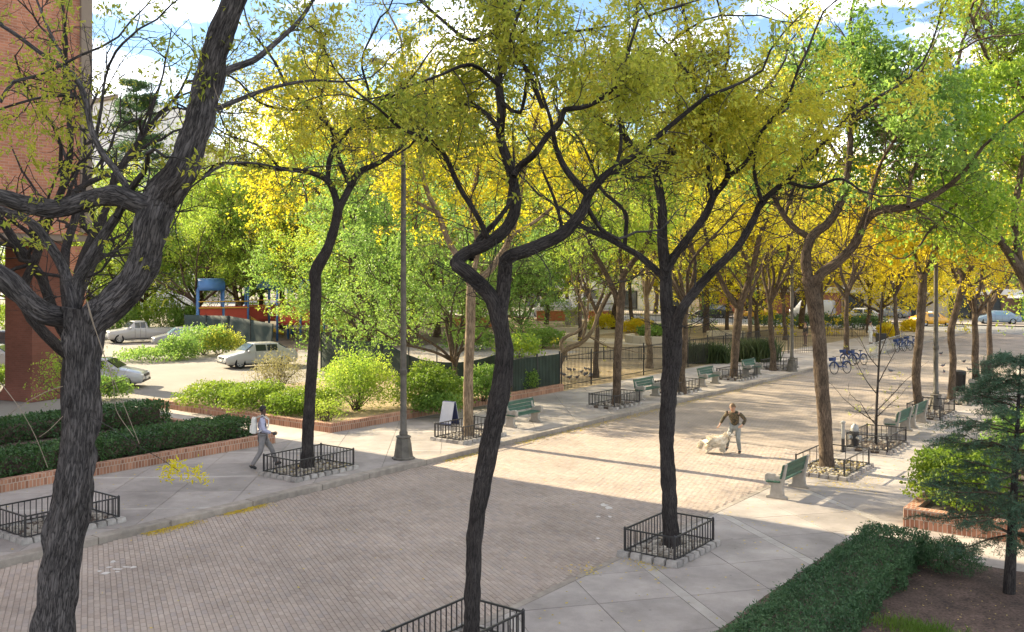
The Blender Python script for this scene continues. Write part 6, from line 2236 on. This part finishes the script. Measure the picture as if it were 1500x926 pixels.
# metal barriers beyond the bicycles
def barrier(label, pa, pb):
    pa, pb = np.asarray(pa), np.asarray(pb)
    r = thing('crowd_barrier', label, 'barrier', tuple(pa), math.atan2(*(pb - pa)[1::-1]), 'grey steel barriers')
    L = float(np.linalg.norm(pb - pa))
    mb = MB().tube([(0, 0, 0), (0, 0, 1.05), (L, 0, 1.05), (L, 0, 0)], .025, 6)
    mb.build('frame', 'barrier_grey', r)
    for i in range(1, 12):
        MB().tube([(L * i / 12, 0, .2), (L * i / 12, 0, 1.03)], .012, 5).build('bar', 'barrier_grey', r)
    MB().tube([(.02, 0, .2), (L - .02, 0, .2)], .015, 5).build('lower_rail', 'barrier_grey', r)
    for x in (.25, L - .25):
        MB().box((x, 0, .02), (.06, .6, .04)).build('foot', 'barrier_grey', r)
for k in range(4):
    a, b = spot(1270 + k * 14, 62 + k * 3.2, 0), spot(1270 + (k + 1) * 14 - 1, 62 + (k + 1) * 3.2 - .2, 0)
    barrier(['first', 'second', 'third', 'last'][k] + ' grey steel barrier right of the blue bicycles', a, b)

# ================================================================== small street furniture
p = ground(658, 622, ZL)
sb = thing('sandwich_board', 'white A-frame sign board beside the pale locust guard', 'sign', tuple(p), YAW - .5)
sb.scale = (.8, .8, .85)
for s in (-1, 1):
    mb = MB()
    mb.add([(-.33, s * .34, 0), (.33, s * .34, 0), (.33, s * .02, 1.02), (-.33, s * .02, 1.02), (-.33, s * .37, .005), (.33, s * .37, .005), (.33, s * .05, 1.03), (-.33, s * .05, 1.03)],
           [(0, 1, 2, 3), (7, 6, 5, 4), (0, 4, 5, 1), (2, 6, 7, 3), (1, 5, 6, 2), (3, 7, 4, 0)])
    mb.build('frame_leaf', 'sign_blue', sb)
    mb = MB()
    mb.add([(-.325, s * .352, .10), (.325, s * .352, .10), (.325, s * .062, 1.02), (-.325, s * .062, 1.02)], [(0, 1, 2, 3)])
    o = mb.build('white_panel', 'sign_white', sb)
    o.modifiers.new('solid', 'SOLIDIFY').thickness = .02
p = ground(1252, 657)
hy = thing('hydrant', 'black hydrant with silver cap beside the sapling guard', 'hydrant', tuple(p), .8)
MB().lathe([(.2, 0), (.2, .05), (.13, .07), (.12, .5), (.15, .52), (.15, .56)], k=12).build('barrel', 'iron', hy, bevel=.01)
MB().lathe([(.13, .56), (.135, .6), (.13, .70), (.10, .77), (.04, .80), (.04, .83)], k=12).build('bonnet', 'hydrant_silver', hy, smooth=True)
for a in (math.pi, -1.2):
    MB().tube([(.1 * math.cos(a), .1 * math.sin(a), .38), (.24 * math.cos(a), .24 * math.sin(a), .38)], [.08, .09], 10).build('outlet', 'hydrant_silver', hy, bevel=.01)
p = ground(1235, 662)
bo = thing('bollard', 'thin pale topped bollard standing left of the hydrant', 'bollard', tuple(p))
MB().lathe([(.09, 0), (.09, .05), (.055, .07), (.055, .42), (.06, .44)], k=12).build('lower_post', 'iron', bo)
MB().lathe([(.055, .44), (.055, .92), (.08, .94), (.08, .99), (.03, 1.02)], k=12).build('upper_post', 'hydrant_silver', bo)
for (px, d, lab) in ((1405, 47, 'dark litter bin among the last trunks on the right'), (1445, 52, 'dark round litter bin beside farthest slanting trunk')):
    b = thing('litter_bin', lab, 'bin', tuple(spot(px, d, 0)), group='litter bins')
    MB().lathe([(.24, 0), (.27, .06), (.31, .85), (.33, .88), (.31, .92)], k=14).build('basket', 'iron', b, smooth=True)
    MB().lathe([(.33, .92), (.30, 1.0), (.16, 1.04), (.15, 1.02)], k=14).build('lid', 'iron', b, smooth=True)

# ================================================================== people
def skinned(name, joints, bones, m, parent, sub=2, smooth=.2):
    names = list(joints)
    me = bpy.data.meshes.new(name)
    me.from_pydata([joints[n][:3] for n in names], [(names.index(a), names.index(b)) for a, b in bones], [])
    o = bpy.data.objects.new(name, me)
    me.materials.append(MAT(m))
    link(o, parent)
    sk = o.modifiers.new('skin', 'SKIN')
    sk.branch_smoothing = smooth
    lay = me.skin_vertices[0].data
    for i, n in enumerate(names):
        r_ = joints[n][3]
        lay[i].radius = r_ if hasattr(r_, '__len__') else (r_, r_)
        lay[i].use_root = (i == 0)
    ss = o.modifiers.new('sub', 'SUBSURF')
    ss.levels = ss.render_levels = sub
    me.polygons.foreach_set('use_smooth', [True] * len(me.polygons))
    sk.use_smooth_shade = True
    return o

def person(label, loc, rz, pose, mats, extra=None, scale=1.0):
    """pose: joint positions with x forward, y left, z up; clothing is grown over the same joints"""
    r = thing('person', label, 'person', tuple(loc), rz)
    r.scale = (scale,) * 3
    J = {'pelvis': (0, 0, .95, .11), 'waist': (0, 0, 1.10, .105), 'chest': (0, 0, 1.32, .125), 'neck': (0, 0, 1.50, .055), 'head0': (.01, 0, 1.58, .072), 'head1': (.02, 0, 1.67, .088), 'head2': (.015, 0, 1.74, .07)}
    for s, S in (('l', 1), ('r', -1)):
        J.update({'hip' + s: (0, .09 * S, .92, .085), 'knee' + s: (.02, .10 * S, .50, .055), 'ankle' + s: (0, .10 * S, .09, .038), 'heel' + s: (-.03, .10 * S, .035, .032), 'toe' + s: (.16, .11 * S, .03, .028),
                  'sh' + s: (0, .18 * S, 1.43, .052), 'elb' + s: (-.02, .23 * S, 1.15, .038), 'wr' + s: (.05, .24 * S, .92, .027), 'palm' + s: (.07, .24 * S, .84, .03)})
    for k, v in pose.items():
        J[k] = (*v, J[k][3])
    bones = [('pelvis', 'waist'), ('waist', 'chest'), ('chest', 'neck'), ('neck', 'head0'), ('head0', 'head1'), ('head1', 'head2')]
    for s in 'lr':
        bones += [('pelvis', 'hip' + s), ('hip' + s, 'knee' + s), ('knee' + s, 'ankle' + s), ('ankle' + s, 'heel' + s), ('ankle' + s, 'toe' + s), ('chest', 'sh' + s), ('sh' + s, 'elb' + s), ('elb' + s, 'wr' + s), ('wr' + s, 'palm' + s)]
        # five fingers, the thumb leaving the side of the palm
        w, p_ = Vector(J['wr' + s][:3]), Vector(J['palm' + s][:3])
        dv = (p_ - w).normalized()
        side = dv.cross(Vector((0, 1, 0)))
        if side.length < .1:
            side = dv.cross(Vector((0, 0, 1)))
        side.normalize()
        fold = dv.cross(side)
        for f, (off, ln) in enumerate(((-.03, .065), (-.010, .075), (.010, .072), (.03, .055))):
            a = p_ + dv * .03 + side * off
            b = a + dv * ln * .6 + fold * .01
            c = b + dv * ln * .4 + fold * .025
            J['f%d1%s' % (f, s)] = (*a, .011)
            J['f%d2%s' % (f, s)] = (*b, .009)
            J['f%d3%s' % (f, s)] = (*c, .008)
            bones += [('palm' + s, 'f%d1%s' % (f, s)), ('f%d1%s' % (f, s), 'f%d2%s' % (f, s)), ('f%d2%s' % (f, s), 'f%d3%s' % (f, s))]
        a = p_ - dv * .02 + side * -.04
        b = a + dv * .035 + side * -.02
        J['t1' + s] = (*a, .012)
        J['t2' + s] = (*b, .009)
        bones += [('palm' + s, 't1' + s), ('t1' + s, 't2' + s)]
    body = skinned('body', J, bones, mats['skin'], r)
    def over(names, bl, m, nm, grow, fix=None):
        jj = {}
        for n in names:
            v = J[n]
            rr = v[3] + grow
            if fix and n in fix:
                rr = fix[n]
            jj[n] = (*v[:3], rr)
        return skinned(nm, jj, bl, m, r)
    top = ['chest', 'waist', 'pelvis', 'neck', 'shl', 'elbl', 'wrl', 'shr', 'elbr', 'wrr']
    over(top, [('pelvis', 'waist'), ('waist', 'chest'), ('chest', 'neck'), ('chest', 'shl'), ('shl', 'elbl'), ('elbl', 'wrl'), ('chest', 'shr'), ('shr', 'elbr'), ('elbr', 'wrr')], mats['top'], mats.get('topname', 'shirt'), .022, {'neck': .06, 'pelvis': .14, 'chest': .155, 'waist': .14})
    lg = ['pelvis', 'hipl', 'kneel', 'anklel', 'hipr', 'kneer', 'ankler']
    over(lg, [('pelvis', 'hipl'), ('hipl', 'kneel'), ('kneel', 'anklel'), ('pelvis', 'hipr'), ('hipr', 'kneer'), ('kneer', 'ankler')], mats['leg'], 'trousers', .022, {'pelvis': .135})
    for s in 'lr':
        over(['ankle' + s, 'heel' + s, 'toe' + s], [('ankle' + s, 'heel' + s), ('ankle' + s, 'toe' + s)], 'shoe_black', 'shoe', .014)
    h1, h0 = Vector(J['head1'][:3]), Vector(J['head0'][:3])
    h2 = Vector(J['head2'][:3])
    upv = (h2 - h0).normalized()
    fwd = Vector(pose.get('look', (1, 0, 0))) if False else (Vector((1, 0, 0)) - upv * upv.x).normalized()
    # face: nose, eyes, mouth, ears
    lf = upv.cross(fwd)
    MB().ball(h1 + fwd * .098 - upv * .01, (.016, .013, .02), 8, 6).build('nose', mats['skin'], body, smooth=True)
    for s in (-1, 1):
        MB().ball(h1 + fwd * .082 + lf * s * .032 + upv * .018, .012, 8, 6).build('eye', 'shoe_black', body, smooth=True)
        MB().ball(h1 + lf * s * .092 - upv * .005, (.02, .012, .03), 8, 6).build('ear', mats['skin'], body, smooth=True)
    MB().ball(h0 + fwd * .082 + upv * .02, (.008, .024, .006), 8, 6).build('mouth', 'play_red', body, smooth=True)
    # hair cap
    mb = MB()
    c = h1 + upv * .022 - fwd * .016
    mb.ball((0, 0, 0), (.106, .105, .112), 14, 10)
    mb.v = [tuple(c + fwd * v[0] + lf * v[1] + upv * max(v[2], -.05 if v[0] < .01 else .035)) for v in mb.v]
    mb.build('hair', mats['hair'], r, smooth=True)
    if extra:
        extra(r, J)
    return r

def backpack(r, J):
    MB().box((-.24, .04, 1.24), (.17, .32, .46), taper=.85).build('backpack', 'pack_cream', r, bevel=.05, seg=3)
    MB().box((-.335, .04, 1.14), (.05, .24, .2), taper=.85).build('backpack_pocket', 'pack_cream', r, bevel=.02)
    for s in (-1, 1):
        MB().tube([(-.17, .11 * s + .02, 1.46), (.0, .12 * s, 1.545), (.165, .11 * s, 1.40), (.15, .13 * s, 1.18), (-.15, .15 * s, 1.06)], .016, 6).build('strap', 'pack_cream', r, smooth=True)
    MB().box((.34, -.24, 1.02), (.1, .02, .06)).build('phone', 'trim', r, bevel=.006)

# walking man on the left pavement, heading away to the right
p = ground(385, 687, ZL)
person('person walking with pale backpack, lilac shirt and grey trousers on left pavement', p, YAW + rad(12), {
    'hipl': (0.0, .09, .92), 'kneel': (.24, .10, .55), 'anklel': (.38, .10, .14), 'heell': (.34, .10, .075), 'toel': (.52, .11, .14),
    'hipr': (0, -.09, .92), 'kneer': (-.06, -.10, .50), 'ankler': (-.30, -.10, .12), 'heelr': (-.34, -.10, .09), 'toer': (-.16, -.11, .03),
    'elbl': (-.12, .24, 1.18), 'wrl': (.02, .26, .97), 'palml': (.06, .26, .90),
    'elbr': (.02, -.23, 1.15), 'wrr': (.24, -.22, 1.05), 'palmr': (.31, -.22, 1.05)},
    {'skin': 'skin_dark', 'top': 'shirt_lilac', 'leg': 'trouser_grey', 'hair': 'hair_black'}, backpack, 1.03)
# person stooping to the dog on the walk
p = ground(1077, 664)
person('person in camouflage jacket and pale jeans stepping beside the cream dog', p, YAW + rad(-118), {
    'pelvis': (0, 0, .90), 'waist': (.05, 0, 1.04), 'chest': (.16, 0, 1.24), 'neck': (.25, 0, 1.39), 'head0': (.30, 0, 1.45), 'head1': (.34, 0, 1.53), 'head2': (.34, 0, 1.60),
    'shl': (.17, .18, 1.34), 'shr': (.17, -.18, 1.34),
    'hipl': (0, .09, .87), 'kneel': (.10, .12, .48), 'anklel': (-.03, .14, .09), 'heell': (-.06, .14, .035), 'toel': (.14, .16, .03),
    'hipr': (0, -.09, .87), 'kneer': (.12, -.20, .52), 'ankler': (-.10, -.30, .16), 'heelr': (-.14, -.30, .12), 'toer': (.05, -.32, .05),
    'elbr': (.02, -.36, 1.16), 'wrr': (.10, -.46, .95), 'palmr': (.13, -.49, .88),
    'elbl': (.10, .36, 1.12), 'wrl': (.26, .30, .98), 'palml': (.32, .27, .95)},
    {'skin': 'skin', 'top': 'jacket_camo', 'topname': 'jacket', 'leg': 'jeans', 'hair': 'hair_sand'}, None, 1.0)
p = spot(1275, 76)
person('person in white shirt and pale trousers pushing a cart in the park', (p[0], p[1], ZL), YAW + rad(10), {
    'elbl': (.16, .22, 1.18), 'wrl': (.36, .2, 1.08), 'palml': (.43, .2, 1.06), 'elbr': (.16, -.22, 1.18), 'wrr': (.36, -.2, 1.08), 'palmr': (.43, -.2, 1.06)},
    {'skin': 'skin', 'top': 'shirt_white', 'leg': 'shirt_white', 'hair': 'hair_black'}, None, 1.02)
q = p + RIGHT * .85
ct = thing('hand_cart', 'dark hand cart in front of the person in white', 'cart', (q[0], q[1], ZL), YAW)
MB().box((0, 0, .55), (.7, .5, .6)).build('box', 'iron', ct, bevel=.02)
MB().tube([(-.3, -.2, .8), (-.5, -.2, 1.06), (-.5, .2, 1.06), (-.3, .2, .8)], .02, 6).build('handle', 'bike_metal', ct)
for sx in (-.22, .22):
    for s in (-1, 1):
        MB().tube([(sx, s * .22, .13), (sx, s * .27, .13)], .13, 12).build('wheel', 'rubber', ct)
p = spot(1180, 74)
person('person in a dark coat standing under the trees beyond far lamp', (p[0], p[1], ZL), YAW + rad(200), {}, {'skin': 'skin', 'top': 'coat_dark', 'topname': 'coat', 'leg': 'facade_brown', 'hair': 'hair_black'}, None, 1.05)

# ---- the dog: fluffy, cream, body low, head turned to its owner
p = ground(1048, 664)
dg = thing('dog', 'fluffy cream dog crouching beside the person in camouflage jacket', 'dog', tuple(p), YAW + rad(-12))
dg.scale = (.92,) * 3
DJ = {'hipd': (-.24, 0, .38, (.21, .21)), 'mid': (0, 0, .44, (.20, .20)), 'chestd': (.22, 0, .46, (.18, .20)), 'neckd': (.40, 0, .60, .11), 'skull': (.48, 0, .71, .105), 'muzzle': (.58, -.02, .67, .062), 'nosep': (.645, -.03, .66, .035),
      'tail1': (-.44, .02, .40, .05), 'tail2': (-.52, .05, .28, .06), 'tail3': (-.54, .08, .16, .035)}
DB = [('hipd', 'mid'), ('mid', 'chestd'), ('chestd', 'neckd'), ('neckd', 'skull'), ('skull', 'muzzle'), ('muzzle', 'nosep'), ('hipd', 'tail1'), ('tail1', 'tail2'), ('tail2', 'tail3')]
for s, S in (('l', 1), ('r', -1)):
    DJ.update({'fs' + s: (.27, .10 * S, .38, .085), 'fe' + s: (.24, .11 * S, .24, .06), 'fw' + s: (.27, .11 * S, .10, .045), 'fp' + s: (.32, .11 * S, .035, .042),
               'hs' + s: (-.26, .11 * S, .36, .11), 'hk' + s: (-.14, .13 * S, .25, .075), 'hh' + s: (-.32, .13 * S, .14, .048), 'hp' + s: (-.24, .13 * S, .035, .045)})
    DB += [('chestd', 'fs' + s), ('fs' + s, 'fe' + s), ('fe' + s, 'fw' + s), ('fw' + s, 'fp' + s), ('hipd', 'hs' + s), ('hs' + s, 'hk' + s), ('hk' + s, 'hh' + s), ('hh' + s, 'hp' + s)]
body = skinned('body', DJ, DB, 'dog_fur', dg)
for S in (-1, 1):
    MB().ball((.44, .095 * S, .70), (.05, .025, .09), 10, 8).build('ear', 'dog_fur', dg, smooth=True)
    MB().ball((.565, .045 * S - .015, .735), .014, 8, 6).build('eye', 'dog_nose', dg, smooth=True)
MB().ball((.675, -.03, .67), (.02, .025, .018), 8, 6).build('nose', 'dog_nose', dg, smooth=True)
# coat: short locks all over the trunk
n = 5200
cs, ds = [], []
segs = [('hipd', 'mid'), ('mid', 'chestd'), ('chestd', 'neckd'), ('neckd', 'skull'), ('tail1', 'tail2'), ('tail2', 'tail3'), ('hsl', 'hkl'), ('hsr', 'hkr'), ('fsl', 'fel'), ('fsr', 'fer'), ('fel', 'fwl'), ('fer', 'fwr'), ('hkl', 'hhl'), ('hkr', 'hhr')]
for _ in range(n):
    a, b = segs[int(R.random() ** 1.5 * len(segs))]
    t = R.random()
    A0, B0 = Vector(DJ[a][:3]), Vector(DJ[b][:3])
    ra = DJ[a][3] if not hasattr(DJ[a][3], '__len__') else DJ[a][3][0]
    rb = DJ[b][3] if not hasattr(DJ[b][3], '__len__') else DJ[b][3][0]
    c = A0.lerp(B0, t)
    ax = (B0 - A0).normalized()
    v = Vector((R.gauss(0, 1), R.gauss(0, 1), R.gauss(0, 1)))
    v = (v - ax * v.dot(ax)).normalized()
    cs.append(c + v * (ra + (rb - ra) * t) * .9)
    ds.append((v * .8 + Vector((-.5, 0, -.35))).normalized())
cs, ds = np.array([tuple(c) for c in cs]), np.array([tuple(d) for d in ds])
W = unit(np.cross(ds, rng.normal(0, 1, (n, 3)))) * .010
Lh = rng.uniform(.05, .10, (n, 1))
V = np.stack([cs - W, cs + W, cs + ds * Lh + W * .15, cs + ds * Lh - W * .15], 1).reshape(-1, 3)
mesh_obj('coat', np_mesh('coat', V, np.arange(4 * n).reshape(n, 4), smooth=False), 'dog_fur', dg, kind='stuff')
# lead
MB().tube([(.42, -.02, .62), (.5, -.15, .66), (.56, -.25, .8), (.6, -.3, .92)], .008, 5).build('lead', 'trim', dg)

# ================================================================== pigeons
pb = thing('pigeon', 'x', 'pigeon', group='pigeons')
MB().ball((0, 0, .12), (.13, .065, .07), 10, 8).build('body', 'pigeon_grey', pb, smooth=True)
MB().ball((.13, 0, .21), (.035, .03, .035), 8, 6).tube([(.08, 0, .15), (.12, 0, .2)], [.045, .03], 8).build('head', 'pigeon_grey', pb, smooth=True)
MB().box((-.16, 0, .12), (.14, .07, .02), ry=.2).build('tail', 'pigeon_grey', pb)
for s in (-1, 1):
    MB().tube([(.0, s * .025, 0), (.0, s * .025, .08)], .006, 5).build('leg', 'tail_lens', pb)
spots = [(1305, 546, 0, 'pigeon alone on the sunny walk left of dark trunk'), (1381, 538, 0, 'pigeon between the lamp post and crooked trunk'), (1383, 547, 0, 'lower pigeon between lamp post and crooked trunk'),
         (1412, 532, 0, 'pigeon right of the crooked trunk'), (1420, 544, 0, 'lower pigeon right of the crooked trunk'), (1378, 520, 0, 'farthest pigeon near the street end')]
for i, (px, py, z, lab) in enumerate(spots):
    b = pb if i == 0 else copy_tree(pb)
    b.location = tuple(ground(px, py, z))
    b.rotation_euler = (0, 0, R.uniform(0, 6.28))
    retag(b, lab)
lab = 'one of the pigeons feeding in a flock on the park ground behind iron fence'
for i in range(22):
    b = copy_tree(pb)
    b.location = tuple(ground(R.uniform(816, 872), R.uniform(541, 556), ZL - .01))
    b.rotation_euler = (0, 0, R.uniform(0, 6.28))
    retag(b, lab, 'flock of pigeons in the park')
